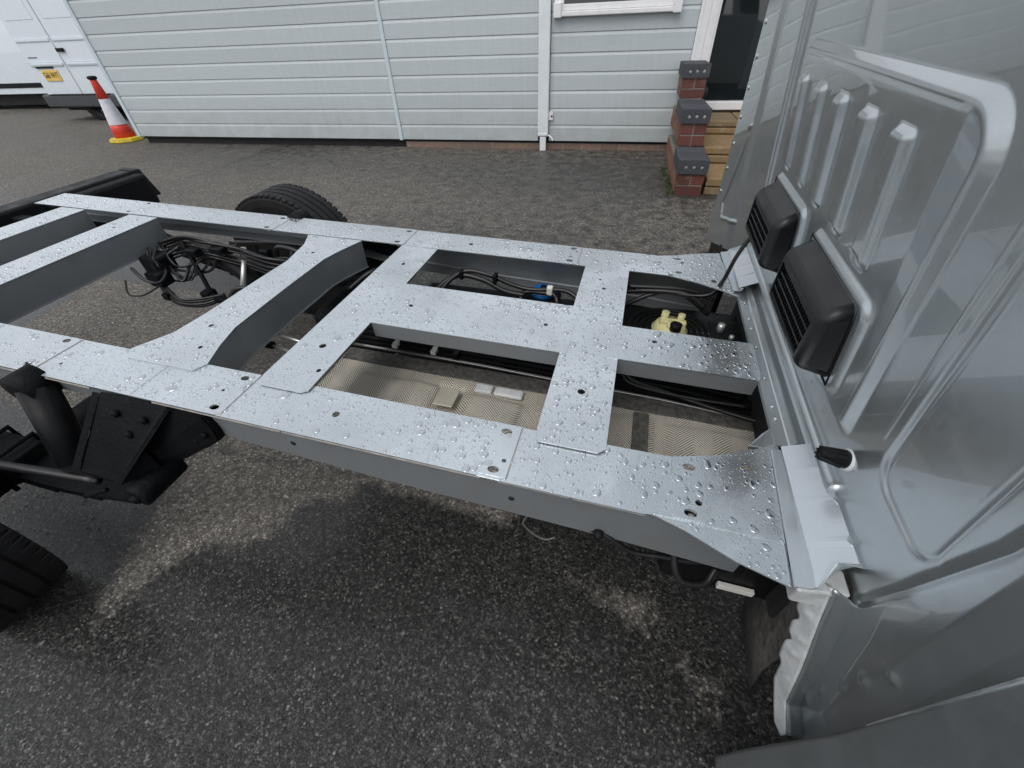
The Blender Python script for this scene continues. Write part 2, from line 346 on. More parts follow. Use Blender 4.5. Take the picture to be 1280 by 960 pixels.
# ------------------------------------------------------------------ ground
DRY = [  # (polygon, value) patches of dried tarmac sheltered by the truck
 [(-1.47, .74), (-1.19, .74), (-.78, .76), (-.76, .64), (-.93, .60), (-.97, .50), (-1.02, .40), (-1.14, .42), (-1.20, .32), (-1.24, .21), (-1.28, .12), (-1.34, .2), (-1.39, .40), (-1.50, .6)],
 [(-3.2, .8), (-1.2, .72), (-.75, .72), (-.2, .66), (-.15, .78), (-.8, .95), (-1.0, 1.3), (-1.3, 1.75), (-3.4, 1.9)],
 [(-.06, .56), (.24, .56), (.30, .45), (.42, .33), (.46, .24), (.36, .27), (.22, .42), (.02, .5)]]
def build_ground():
    X = np.concatenate([np.linspace(-60, -9, 18)[:-1], np.linspace(-9, -3.4, 40)[:-1], np.linspace(-3.4, 1.6, 170), np.linspace(1.6, 12, 30)[1:], np.linspace(12, 60, 12)[1:]])
    Y = np.concatenate([np.linspace(-60, -3, 16)[:-1], np.linspace(-3, -.3, 20)[:-1], np.linspace(-.3, 2.4, 100), np.linspace(2.4, 9, 60)[1:], np.linspace(9, 60, 16)[1:]])
    nx, ny = len(X), len(Y); gx, gy = np.meshgrid(X, Y)
    gz = .004 * np.sin(gx * 1.3 + .5) * np.cos(gy * 1.1) * (np.abs(gx) < 9) * (gy < 5)
    v = np.stack([gx, gy, gz], -1).reshape(-1, 3)
    f = [(j * nx + i, j * nx + i + 1, (j + 1) * nx + i + 1, (j + 1) * nx + i) for j in range(ny - 1) for i in range(nx - 1)]
    me = bpy.data.meshes.new('ground'); me.from_pydata(v.tolist(), [], f); me.shade_smooth()
    at = me.attributes.new('dry_glare', 'FLOAT', 'POINT'); val = np.zeros(len(v))
    def dist(P, x, y):
        d = 9
        for (x1, y1), (x2, y2) in zip(P, P[1:] + P[:1]):
            L = (x2 - x1) ** 2 + (y2 - y1) ** 2; t = max(0, min(1, ((x - x1) * (x2 - x1) + (y - y1) * (y2 - y1)) / L))
            d = min(d, math.hypot(x - x1 - t * (x2 - x1), y - y1 - t * (y2 - y1)))
        return -d if inpoly(x, y, P) else d
    for i, (x, y, _) in enumerate(v):
        if -3.8 < x < .8 and -.2 < y < 2.3:
            d = min(dist(P, x, y) for P in DRY); val[i] = max(0, min(1, .5 - d / .12)) * (.62 if (x > -.12 and y < .62) else 1)
        if y > 1.5: val[i] = max(val[i], min(1, (y - 1.5) / 1.2) * (.56 + .14 * math.sin(x * .7 + y) * math.cos(y * 1.3 - x * .4)) + (.12 if x < -5 else 0))  # farther ground lightened in colour, standing in for sky glare on wet tarmac
    at.data.foreach_set('value', val.astype(np.float32))
    structure(link('ground', me, M_ground))
build_ground()

# ------------------------------------------------------------------ building
BY = 5.954
B = thing('clad_building', 'single storey building clad in pale blue grey horizontal boards with white window and glazed door', 'building', (-3.5, BY, 0))
def bpart(o): o.parent = B; o.location = o.location - Vector((0, 0, 0)); return o
BO = Vector((-3.5, BY, 0))
def rel(p): return tuple(Vector(p) - BO)
PITCH = .1757
def board_mesh(x0, x1):
    # profile in (y,z): shiplap board with sloping cove at its top edge
    pr = [(.003, .0), (-.003, .001), (-.005, .004), (-.005, .144), (-.004, .147), (.0055, .1752), (.03, .1752), (.03, .0)]
    bm = bmesh.new(); n = 12; rows = []
    for i in range(n + 1):
        x = x0 + (x1 - x0) * i / n
        rows.append([bm.verts.new((x, y + (.0012 * math.sin(x * 3.1 + 7 * x0)), z)) for y, z in pr])
    for a, b in zip(rows, rows[1:]):
        for k in range(len(pr)): bm.faces.new((a[k], a[(k + 1) % len(pr)], b[(k + 1) % len(pr)], b[k]))
    bm.faces.new(rows[0]); bm.faces.new(rows[-1][::-1]); bmesh.ops.recalc_face_normals(bm, faces=bm.faces)
    me = bpy.data.meshes.new('board'); bm.to_mesh(me); bm.free(); me.materials.append(M_board); return me
for x0, x1 in ((-7.50, -3.015), (-2.965, -1.075), (-.935, .60)):
    me = board_mesh(x0 - BO.x, x1 - BO.x)
    short = board_mesh(x0 - BO.x, -.90 - BO.x) if x0 > -1 else None
    s2 = board_mesh(.42 - BO.x, x1 - BO.x) if x0 > -1 else None
    for k in range(14):
        z = .100 + PITCH * k
        if x0 > -1 and 7 <= k <= 11:
            for q in (short, s2):
                o = bpy.data.objects.new('board', q); COL.objects.link(o); o.parent = B; o.location = (0, 0, z)
        else:
            o = bpy.data.objects.new('board', me); COL.objects.link(o); o.parent = B; o.location = (0, 0, z)
def bb(name, a, b, mat, bev=.003): return boxo(name, rel(a), rel(b), mat, B, bev)
bb('wall', (-7.5, BY + .031, .07), (.60, BY + .12, 2.55), M_dark, 0)
bb('corner_trim', (-7.56, BY - .022, .10), (-7.5, BY + .12, 2.56), M_trim)
bb('joint_trim', (-3.014, BY - .02, .092), (-2.966, BY + .02, 2.56), M_trim)
bb('side_wall', (-7.545, BY + .13, .1), (-7.5, BY + 6, 2.6), M_trim)
bb('roof', (-7.9, BY - .30, 2.62), (9.5, BY + 6, 2.78), M_dark)
bb('fascia', (-7.9, BY - .33, 2.565), (9.5, BY - .302, 2.80), M_white)
bb('dark_underside', (-7.48, BY + .05, .0), (-2.9, BY + .1, .07), M_dark, 0)
# brick plinth
bx = -2.9
k = 0
while bx < .55:
    L = min(.235, .58 - bx); o = bb('plinth_brick', (bx, BY + .03, -.03), (bx + L - .012, BY + .12, .064), M_brickb, .004); bx += L + .004; k += 1
bb('plinth_mortar', (-2.95, BY + .036, -.03), (.59, BY + .115, .069), M_mortar, 0)
# window
wf = bb('window_frame', (-.90, BY - .03, 1.33), (.41, BY + .05, 1.385), M_white, .006)
boxo('frame_jamb', rel((-.90, BY - .032, 1.386)), rel((-.80, BY + .05, 2.2)), M_white, wf, .006)
boxo('frame_jamb', rel((.31, BY - .032, 1.386)), rel((.41, BY + .05, 2.2)), M_white, wf, .006)
boxo('frame_head', rel((-.90, BY - .03, 2.201)), rel((.41, BY + .05, 2.28)), M_white, wf, .006)
boxo('window_sill', rel((-.89, BY - .07, 1.285)), rel((.40, BY + .03, 1.328)), M_white, wf, .008)
for sx in (-.905, .33): boxo('sill_end', rel((sx, BY - .085, 1.275)), rel((sx + .085, BY - .0, 1.40)), M_white, wf, .008)
boxo('pane', rel((-.80, BY + .0, 1.386)), rel((.31, BY + .012, 2.2)), M_glass, wf)
# downpipe with its brackets
dp = bb('downpipe', (-1.072, BY - .055, .155), (-.938, BY - .012, 2.6), M_pipe, .012)
boxo('pipe_shoe', rel((-1.062, BY - .06, .165)), rel((-.948, BY - .008, .165 + .03)), M_pipe, dp, .004)
boxo('pipe_foot', rel((-1.045, BY - .05, -.02)), rel((-.965, BY - .015, .154)), M_pipe, dp, .01)
br = boxo('pipe_bracket', rel((-.937, BY - .028, .33)), rel((-.885, BY - .018, .42)), M_white, dp, .004)
lathe('bracket_hole', [(.011, -.002), (.011, .001)], M_dark, dp, 12, 'Y', rel((-.9, BY - .029, .372)))
tube('loose_strap', [rel((-.94, BY - .03, .17)), rel((-.90, BY - .045, .15)), rel((-.87, BY - .06, .115))], .009, M_white, dp, 8)
# glazed door and white frame
df = bb('door_frame', (.603, BY - .03, .0), (.80, BY + .08, 2.35), M_white, .008)
boxo('frame_bead', rel((.635, BY - .042, .43)), rel((.70, BY - .031, 2.3)), M_white, df, .004)
boxo('frame_bead', rel((.75, BY - .042, .43)), rel((.775, BY - .031, 2.3)), M_white, df, .004)
bb('threshold', (.802, BY - .06, .435), (3.6, BY + .06, .515), M_white, .008)
dr = bb('glazed_door', (.802, BY + .01, .517), (3.6, BY + .03, 2.3), M_glass, 0)
boxo('door_handle', rel((2.3, BY - .04, 1.2)), rel((2.34, BY + .008, 1.36)), M_zinc, dr, .008)
bb('door_head', (.602, BY - .032, 2.352), (3.7, BY + .08, 2.6), M_white)
bb('end_wall', (3.605, BY + .0, .0), (9.4, BY + .1, 2.6), M_trim)
bb('door_base', (.802, BY + .0, .0), (3.6, BY + .07, .434), M_stone, .0)
# ------------------------------------------------------------------ stepped brick wing wall beside stone steps
W = thing('brick_wing_wall', 'stepped red brick wing wall capped with three dark blue holed bricks beside the door steps', 'wall', (.63, 4.9, 0))
WO = Vector((.63, 4.9, 0))
def wr(p): return tuple(Vector(p) - WO)
def wbox(name, a, b, mat, bev=.004): return boxo(name, wr(a), wr(b), mat, W, bev)
X0w, X1w = .50, .765
steps = [(4.164, 4.475, 0, .19, .30), (4.80, 5.14, .30, .48, .60), (5.36, 5.70, .60, .775, .885)]
fronts = [4.164, 4.62, 5.28]; tops = [.30, .60, .885]
fronts = [4.17, 4.70, 5.38]
for si, (yf, zt) in enumerate(zip(fronts, tops)):
    zb = 0 if si == 0 else tops[si - 1]
    capz = zt - .112
    yn = fronts[si + 1] if si < 2 else BY - .05
    nc = 2; hgt = (capz - zb) / nc
    for c in range(nc):        # front courses: stretcher over header pairs
        z0 = zb + c * hgt
        if c % 2 == 0 and si != 1: segs = [(X0w + .02, X1w - .02)]
        else: segs = [(X0w + .02, (X0w + X1w) / 2 - .005), ((X0w + X1w) / 2 + .005, X1w - .02)]
        for a, b in segs: wbox('brick', (a + rng.uniform(-.003, .003), yf + .015 + rng.uniform(0, .005), z0 + .004), (b, yf + .12, z0 + hgt - .006), M_brick)
    # side courses going back
    allc = int(round(capz / hgt)) if si else nc
    z0 = zb
    for c in range(nc):
        y = yf + .125 + (.12 if c % 2 else 0); 
        if c % 2: wbox('brick', (X0w + .016, yf + .127, z0 + c * hgt + .004), (X0w + .11, yf + .235, z0 + (c + 1) * hgt - .006), M_brickc)
        while y < BY - .08:
            L = min(.235, BY - .06 - y); wbox('brick', (X0w + .016 + rng.uniform(0, .004), y, z0 + c * hgt + .004), (X0w + .11, y + L - .012, z0 + (c + 1) * hgt - .006), M_brickc); y += L
    bm = bmesh.new(); box(bm, wr((X0w + .024, yf + .024, zb)), wr((X1w - .028, BY - .05, capz)))
    bmo('mortar_core', bm, M_mortar, W)
    # blue engineering cap brick with three holes in its face, then plain ones behind
    holes = [oval((X0w + X1w) / 2 + dx, capz + .055, .020, .020, 14) for dx in (-.062, .004, .07)]
    o = sheet('engineering_brick', [(X0w, capz + .003), (X1w - .01, capz + .003), (X1w - .01, zt), (X0w, zt)], holes, .0, .10, M_eng, W)
    o.data.transform(Matrix(((1, 0, 0, -WO.x), (0, 0, -1, yf - WO.y), (0, 1, 0, -WO.z), (0, 0, 0, 1))))
    for dx in (-.062, .004, .07):
        lathe('mortar_plug', [(.019, 0), (.019, .03)], M_seal, o, 12, 'Y', wr(((X0w + X1w) / 2 + dx, yf + .012, capz + .055)))
    y = yf + .106
    while y < yn - .02:
        L = min(.235, yn - y - .004)
        wbox('engineering_brick', (X0w, y, capz + .003), (X1w - .01, y + L, zt), M_eng, .005); y += L + .006
T = thing('stone_steps', 'weathered yellow sandstone block steps rising to the white door threshold', 'steps', (1.4, 5, 0))
for si, (yf, zt) in enumerate(((4.22, .15), (4.75, .29), (5.35, .42))):
    x = .77
    while x < 2.6:
        L = rng.uniform(.3, .48)
        for c in range(2):
            h0 = (0 if si == 0 else (.15, .29)[si - 1]) ; hh = (zt - h0) / 2
            boxo('stone_block', (x - 1.4 + rng.uniform(0, .01), yf - 5 + rng.uniform(0, .02), h0 + c * hh + .002), (x + L - 1.405, (BY - .07) - 5, h0 + (c + 1) * hh - .004), M_stone, T, .012)
        x += L
# moss tuft at the foot of the wing wall
bm = bmesh.new()
for i in range(120):
    x = .50 + rng.normal(-.02, .02); y = rng.uniform(4.15, 5.2); h = rng.uniform(.01, .06) * (1 if y < 4.6 else .5); a = rng.uniform(0, 6.3)
    p = Vector((x, y, 0)); d = Vector((math.cos(a), math.sin(a), 0)) * .012
    vs = [bm.verts.new(p - d), bm.verts.new(p + d), bm.verts.new(p + Vector((rng.normal(0, .012), rng.normal(0, .012), h)))]; bm.faces.new(vs)
stuff(tag(bmo('moss', bm, M_moss, None, recalc=False), 'green moss and weeds along the foot of the brick wing wall', 'moss'))
# ------------------------------------------------------------------ traffic cone
def make_cone():
    t = thing('traffic_cone', 'red and white traffic cone with yellow base against the corner of the clad building', 'traffic cone', (-8.06, 6.12, 0), .35)
    k = 8; bm = bmesh.new()
    prof = [(.235, 0), (.245, .012), (.235, .05), (.15, .062)]
    lathe('base', prof, M_cbase, t, 8, smooth=False)
    lathe('cone_body', [(.150, .06), (.128, .19), (.122, .235)], M_red, t, 32)
    lathe('white_sleeve', [(.125, .236), (.124, .24), (.074, .575), (.073, .578)], M_sleeve, t, 32)
    lathe('cone_top', [(.0725, .579), (.045, .80), (.043, .82)], M_red, t, 32)
    lathe('black_tip', [(.05, .821), (.065, .835), (.06, .86), (.03, .868)], M_black, t, 20)
make_cone()
# ------------------------------------------------------------------ white vans
def van(name, label, loc, rz, full=True):
    t = thing(name, label, 'van', loc, rz, 'white vans parked beyond the clad building')
    # rear at y=0, body runs +y ; x across
    secs = [(0.0, 1.0, 2.45), (.05, 1.02, 2.5), (3.6, 1.02, 2.5), (4.3, 1.0, 2.1), (4.9, .97, 1.35), (5.5, .85, 1.15), (5.55, .8, .9)]
    bm = bmesh.new(); rings = []
    for y, hw, ht in secs:
        ring = []
        for (u, z) in ((-1, .34), (-1.0, .9), (-1.0, 1.15), (-.98, 1.5), (-.90, ht - .12), (-.80, ht), (.80, ht), (.90, ht - .12), (.98, 1.5), (1.0, 1.15), (1.0, .9), (1, .34)):
            ring.append(bm.verts.new((u * hw, y, min(z, ht))))
        rings.append(ring)
    n = len(rings[0])
    for a, b in zip(rings, rings[1:]):
        for i in range(n): bm.faces.new((a[i], a[(i + 1) % n], b[(i + 1) % n], b[i]))
    bm.faces.new(rings[0]); bm.faces.new(rings[-1][::-1])
    bmo('body', bm, M_vanw, t)
    for s in (-1, 1):
        a, b = sorted((s * .012, s * .95))
        d = bmo('rear_door', box(bmesh.new(), (a, -.035, .42), (b, -.002, 2.3), .012), M_vanw, t)
        boxo('door_crease', (a + .03, -.05, 1.30), (b - .03, -.034, 1.36), M_vanw, d, .012)
        boxo('door_crease', (a + .03, -.055, .93), (b - .03, -.034, .99), M_vanw, d, .02)
        boxo('door_window', (a + .12, -.04, 1.62), (b - .12, -.0345, 2.15), M_glass if not full else M_vanw, d, .004)
    boxo('door_handle', (.02, -.075, 1.14), (.20, -.036, 1.20), M_black, t, .012)
    pl_ = boxo('number_plate', (-.72, -.052, .69), (-.30, -.0365, .87), M_plate, t, .006)
    cu = bpy.data.curves.new('plate_text', 'FONT'); cu.body = 'G66 WVT'; cu.size = .135; cu.extrude = .0015; cu.align_x = 'CENTER'; cu.align_y = 'CENTER'
    tx = bpy.data.objects.new('tmp', cu); COL.objects.link(tx); dg = bpy.context.evaluated_depsgraph_get(); me = bpy.data.meshes.new_from_object(tx.evaluated_get(dg)); bpy.data.objects.remove(tx)
    me.transform(Matrix.Diagonal((.70, 1, 1, 1))); xs = [v.co.x for v in me.vertices]; me.transform(Matrix.Diagonal((.38 / (max(xs) - min(xs)), 1, 1, 1)))
    me.transform(Matrix.Translation((-.51, -.0535, .78)) @ Matrix.Rotation(math.radians(90), 4, 'X')); me.materials.clear()
    link('plate_lettering', me, M_black, pl_)
    boxo('plate_light', (-.80, -.06, .895), (-.35, -.036, .93), M_black, t, .008)
    boxo('badge', (-.86, -.042, 1.06), (-.62, -.0365, 1.075), M_grey, t, .002)
    boxo('bumper', (-1.03, -.12, .25), (1.03, .2, .47), M_grey, t, .03)
    boxo('underbody_shade', (-.90, .15 + (0 if full else -.14), .17 if full else .10), (.90, 5.2, .345), M_dark, t)  # dark underside, also standing in for the shadow beneath the van
    boxo('step_pad', (-.8, -.125, .455), (.8, .0, .475), M_black, t, .005)
    for s in (-1, 1):
        boxo('rub_strip', (s * 1.02 - .015, .3, .46), (s * 1.02 + .015, 5.0, .56), M_black, t, .01)
        for y in (1.1, 4.5):
            lathe('wheel', [(.2, -.11), (.33, -.11), (.35, -.08), (.35, .08), (.33, .11), (.2, .11)], M_rubber, t, 32, 'X', (s * .88, y, .33))
    boxo('side_handle', (-1.05, 1.9, 1.14), (-1.01, 2.1, 1.19), M_black, t, .01)
    lathe('spare_wheel', [(.06, -.02), (.2, -.02), (.22, -.09), (.36, -.10), (.40, -.06), (.40, .06), (.36, .1), (.2, .1)], M_rubber, t, 36, 'Y', (.10, .10, .37))
    lathe('hub', [(.035, -.02), (.03, .03)], M_zinc, t, 12, 'Y', (.16, .06, .16))
    return t
van('white_van', 'white panel van seen from behind with yellow rear number plate at the building corner', (-10.97, 8.0, 0), 0.0)
v2_ = van('white_van', 'white panel van parked side on at the far left with black rub strip', (-17.95, 10.4, 0), math.radians(-90 + 3), False)
# ------------------------------------------------------------------ THE TRUCK (chassis cab)
ML = Matrix(((0.99889663, 0.03906314, 0.02606908), (-0.03838997, 0.99892863, -0.02584185), (-0.02705061, 0.02481254, 0.99932607)))
TR = thing('chassis_cab_truck', 'silver chassis cab truck with bare wet ladder frame behind its cab', 'truck')
mt = ML.to_4x4(); c0 = Vector((0, 0, 1.22)); mt.translation = c0 - ML @ c0; TR.matrix_world = mt
Z = .60
YN0, YN1, YF0, YF1 = .3875, .519, 1.223, 1.366      # near / far rail edges
def slot(x, y): return oval(x, y, .011, .0075, 14)
def hole(x, y, r=.006): return oval(x, y, r, r, 12)
tops = []      # for droplets: outlines + z + holes
def top(name, outline, holes, z, par=TR, th=.0028, mat=None, drops=1):
    o = sheet(name, outline, holes, z, th, mat or M_top, par); tops.append((outline, holes, z, drops)); return o
def rrect(x0, y0, x1, y1, c, corners='abcd'):
    out = []
    for k, (x, y, dx, dy) in zip('abcd', ((x0, y0, 1, 1), (x1, y0, -1, 1), (x1, y1, -1, -1), (x0, y1, 1, -1))):
        if k in corners:
            p = (x, y + dy * c), (x + dx * c, y); p = p if k in 'ac' else p[::-1]; out += list(p)
        else: out.append((x, y))
    return out
for side, (y0, y1) in (('n', (YN0, YN1)), ('f', (YF0, YF1))):
    mir = (lambda y: y) if side == 'n' else (lambda y: 1.7535 - y)
    def mp(P): return [(x, mir(y)) for x, y in P]
    rail = link('side_rail', bpy.data.meshes.new('side_rail'), None, TR) if False else None
    # web of the C-section, deepening towards the cab
    yo = mir(YN0); s = 1 if side == 'n' else -1
    xs = [-4.2 if side == 'n' else -2.53, -1.9, -1.35, -1.05, -.75, -.4, .1, .30]
    dep = [.055, .055, .052, .055, .095, .115, .13, .145]
    if side == 'f': dep = [d + .02 for d in dep]
    bm = bmesh.new()
    pr = []
    for x, d in zip(xs, dep):
        yy = yo
        o_ = [(x, yy + s * .0105, Z - .016), (x, yy + s * .013, Z - .018), (x, yy + s * .013, Z - d), (x, yy + s * .018, Z - d - .004), (x, yy + s * .075, Z - d - .004), (x, yy + s * .075, Z - d - .001), (x, yy + s * .020, Z - d - .001), (x, yy + s * .0165, Z - d + .003), (x, yy + s * .0165, Z - .016)]
        pr.append([bm.verts.new(p) for p in o_])
    for a, b in zip(pr, pr[1:]):
        k = len(a)
        for i in range(k): bm.faces.new((a[i], a[(i + 1) % k], b[(i + 1) % k], b[i]))
    bm.faces.new(pr[0]); bm.faces.new(pr[-1][::-1])
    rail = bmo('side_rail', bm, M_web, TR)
    # sloping primer lip under the flange edge
    bm = bmesh.new()
    for a, b, t_ in ((xs[0], -1.11, .009), (-.93, -.60, .009), (-.598, -.175, .011), (-.14, -.012, .013), (-.006, .115, .016)):
        pts = [(yo + s * .002, Z - .0032), (yo + s * .0005, Z - .006), (yo + s * .0105, Z - .006 - t_), (yo + s * .014, Z - .006 - t_), (yo + s * .014, Z - .0032)]
        v0 = [bm.verts.new((a, *p)) for p in pts]; v1 = [bm.verts.new((b, *p)) for p in pts]
        for i in range(5): bm.faces.new((v0[i], v0[(i + 1) % 5], v1[(i + 1) % 5], v1[i]))
        bm.faces.new(v0); bm.faces.new(v1[::-1])
    bmo('rail_lip', bm, M_lip, rail)
    # flange plates, each lapping over the next
    xr = -4.2 if side == 'n' else -2.536
    segs = [
        (xr, -1.294, Z + .0045, [slot(-1.327, mir(.412)), slot(-1.329, mir(.504)), hole(-2.02, mir(.5), .008), hole(-2.02, mir(.405), .008), hole(-2.36, mir(.46))]),
        (-1.330, -.748, Z + .0030, [slot(-.777, mir(.500)), slot(-.775, mir(.407)), hole(-1.25, mir(.432), .0045), hole(-.796, mir(.455), .004), slot(-1.327, mir(.412)), slot(-1.329, mir(.504))]),
        (-.80, -.128, Z + .0015, [slot(-.155, mir(.499)), slot(-.155, mir(.407)), hole(-.512, mir(.455), .008), hole(-.141, mir(.430), .0045), slot(-.777, mir(.500)), slot(-.775, mir(.407)), hole(-.796, mir(.455), .004)])]
    for a, b, z, hs_ in segs:
        P = rrect(a, YN0 + .001, b, YN1, .010, 'b')
        top('flange_plate', mp(P), hs_, z, rail)
    # front plate flares outwards to the cab
    P = [(-.18, YN0), (.110, YN0), (.127, .3905), (.179, .374), (.249, .343), (.322, .323), (.345, .60), (.31, .578), (.24, .545), (.156, .520), (.06, .5185), (-.18, .5185)]
    top('flange_plate', mp(P), [slot(.187, mir(.501)), slot(.186, mir(.407)), hole(.2, mir(.43), .006), hole(.289, mir(.529), .009), slot(-.155, mir(.499)), slot(-.155, mir(.407)), hole(-.141, mir(.430), .0045)], Z, rail)
    P = [(.128, .3915), (.326, .3915), (.345, .598), (.31, .5765), (.24, .5435), (.172, .5225)]
    top('doubler_plate', mp(P), [slot(.187, mir(.501)), slot(.186, mir(.407)), hole(.2, mir(.43), .006), hole(.289, mir(.529), .009)], Z + .0018, rail, .0016)
    P = rrect(.158, .3935, .213, .516, .006, 'bc')
    top('doubler_plate', mp(P), [slot(.187, mir(.501)), slot(.186, mir(.407)), hole(.2, mir(.43), .006)], Z + .0036, rail, .0016)
    # short lip folded under the flared edge
    bm = bmesh.new(); e = [(.118, .389), (.179, .376), (.249, .345), (.320, .3255)]
    for (xa, ya), (xb, yb) in zip(e, e[1:]): plate(bm, [(xa, mir(ya + .003), Z - .0028), (xb, mir(yb + .003), Z - .0028), (xb, mir(yb + .005), Z - .010), (xa, mir(ya + .005), Z - .010)], (0, s, 0), .002)
    bmo('folded_lip', bm, M_web, rail)
    # nuts showing through the slots
    bm = bmesh.new()
    for x in (-1.328, -.776, -.155, .187):
        for yq in (.407, .50):
            lathe('captive_nut', [(.004, Z - .012), (.0075, Z - .012), (.0075, Z - .007), (.004, Z - .007)], M_lip, rail, 6, loc=(x + .003, mir(yq), 0))
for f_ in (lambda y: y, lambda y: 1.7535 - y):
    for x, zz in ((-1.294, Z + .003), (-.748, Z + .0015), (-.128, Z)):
        ya, yb = sorted((f_(YN0 + .004), f_(YN1 - .001))); boxo('joint_gap_shade', (x + .0002, ya, zz - .001), (x + .0022, yb, zz + .0004), M_lip, TR)  # dark strips painting the gap shadow and dirt line where plates lap
# cross members: outline of top + web plates
def member(name, pts_l, pts_r, z, webs, depth, holes, lip=True):
    o = top(name, pts_l + pts_r[::-1], holes, z)
    bm = bmesh.new()
    for side in webs:
        P = pts_l if side == 'l' else pts_r; s = 1 if side == 'l' else -1
        P = [p for p in P if YN1 - .002 <= p[1] <= YF0 + .002]
        for (xa, ya), (xb, yb) in zip(P, P[1:]):
            q = [(xa + s * .002, ya, z - .003), (xb + s * .002, yb, z - .003), (xb + s * .004, yb, z - depth), (xa + s * .004, ya, z - depth)]
            plate(bm, q, (s, 0, 0), .0025)
            q = [(xa + s * .0, ya, z - depth), (xb + s * .0, yb, z - depth), (xb + s * .04, yb, z - depth), (xa + s * .04, ya, z - depth)]
            plate(bm, q, (0, 0, -1), .0025)
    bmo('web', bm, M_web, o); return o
YA, YB = YN1 - .030, YF0 + .004
zm = Z + .0062
member('cross_member', [(-2.355, YN1), (-2.355, YF0)], [(-2.222, YN1), (-2.222, 1.10), (-2.222, YF0)], zm, 'r', .10, [hole(-2.28, 1.104), hole(-2.28, .65)])
member('cross_member', [(-1.978, YN1), (-1.978, YF0)], [(-1.833, YN1), (-1.833, YF0)], zm, 'rl', .104, [hole(-1.913, 1.104), hole(-1.913, .65)])
member('cross_member', [(-1.108, YA), (-1.133, YN1), (-1.087, .600), (-1.076, .70), (-1.070, .888), (-1.063, 1.024), (-1.088, 1.149), (-1.124, YF0)],
       [(-.915, YA), (-.899, YN1), (-.925, .584), (-.946, .66), (-.950, .87), (-.949, 1.062), (-.934, 1.127), (-.901, YF0)], zm, 'rl', .10, [hole(-1.014, .65, .007), hole(-.967, .566), hole(-1.015, 1.097, .006)])
member('cross_member', [(-.728, YA), (-.742, YN1), (-.742, YF0)], [(-.622, YA), (-.608, YA + .01), (-.608, YF0)], zm, 'rl', .10, [hole(-.674, 1.095, .007), hole(-.672, .647, .009), hole(-.626, .563, .006)])
member('cross_member', [(-.091, YA), (-.0985, YN1), (-.0985, YF0)], [(.024, YA), (.038, YA + .012), (.038, YF0)], zm, 'l', .10, [hole(-.043, 1.145, .004), hole(-.027, 1.094, .006), hole(-.029, .645, .0085)])
boxo('web', (.0335, YN1, Z - .10), (.036, YF0, Z), M_web, TR)
for f_ in (lambda y: y, lambda y: 1.7535 - y):
    P = [(-.179, f_(.394)), (-.1285, f_(.394)), (-.1285, f_(.514)), (-.172, f_(.514)), (-.174, f_(.46)), (-.158, f_(.44)), (-.162, f_(.42)), (-.179, f_(.41))]
    sheet('doubler_plate', P, [slot(-.155, f_(.499)), slot(-.155, f_(.407)), hole(-.141, f_(.430), .0045)], Z + .0027, .0012, M_top, TR)
for x in (-.285, -.99): boxo('pressed_crease', (x, YN0 + .004, Z + .0012 + (.0018 if x < -.8 else 0)), (x + .003, YN1 - .002, Z + .0020 + (.0018 if x < -.8 else 0)), M_top, TR)
# longitudinal centre plates
PA = rrect(-.655, .7645, -.098 + .014, .974, .001, '')
cp = top('centre_plate', [(-.655, .772), (-.61, .7655), (-.098, .7645), (-.082, .7645), (-.082, .974), (-.098, .9755), (-.60, .9765), (-.655, .974)], [hole(-.537, .868, .007), hole(-.154, .869, .006)], Z + .0085)
bm = bmesh.new(); plate(bm, [(-.605, .7665, Z + .005), (-.1, .7665, Z + .005), (-.1, .7685, Z - .038), (-.605, .7685, Z - .038)], (0, 1, 0), .0025); plate(bm, [(-.605, .972, Z + .005), (-.1, .972, Z + .005), (-.1, .97, Z - .06), (-.605, .97, Z - .06)], (0, -1, 0), .0025)
bmo('web', bm, M_web, cp)
cp = top('centre_plate', [(.016, .7745), (.345, .7745), (.350, .80), (.350, .913), (.016, .913)], [hole(.12, .863, .0065), hole(.306, .862, .006)], Z + .0085)
bm = bmesh.new(); plate(bm, [(.04, .7765, Z + .005), (.345, .7765, Z + .005), (.345, .779, Z - .04), (.04, .779, Z - .04)], (0, 1, 0), .0025)
bmo('web', bm, M_web, cp)
# ------------------------------------------------------------------ under the deck
hsx = []
nx, ny = 140, 60; X = np.linspace(-.80, .44, nx); Y = np.linspace(.505, .825, ny); gx, gy = np.meshgrid(X, Y)
def bumpf(x0, x1, y0, y1, h, s=.012):
    sg = lambda v: 1 / (1 + np.exp(-v / s * 4)); return h * sg(gx - x0) * sg(x1 - gx) * sg(gy - y0) * sg(y1 - gy)
hz = .40 + bumpf(-.70, -.44, .66, .775, .012) + bumpf(-.445, -.365, .55, .79, -.010) + bumpf(-.345, -.19, .60, .765, .012) + bumpf(-.60, -.5, .5, .66, .01) + bumpf(.06, .16, .55, .79, .010) + bumpf(.20, .42, .55, .79, .014)
hz += .004 * np.sin(gx * 31 + 2 * np.sin(gy * 19)) * np.sin(gy * 23)
hs_ = raw('heat_shield', np.stack([gx, gy, hz], -1).reshape(-1, 3), [(j * nx + i, j * nx + i + 1, (j + 1) * nx + i + 1, (j + 1) * nx + i) for j in range(ny - 1) for i in range(nx - 1)], M_shield, TR, True)
boxo('patch_plate', (-.430, .695, .412), (-.372, .765, .4165), simple('bare_patch', (.62, .58, .48), .4, .3), hs_, .002)
for a, b in ((-.338, -.285), (-.280, -.195)): boxo('raised_pad', (a, .778, .401), (b, .812, .413), M_seal, hs_, .006)
boxo('rubber_strap', (.108, .56, .418), (.148, .80, .422), M_brownf, hs_, .002)
boxo('tunnel_side', (-.8, .822, .385), (.45, .885, .402), M_brownf, TR, .006)
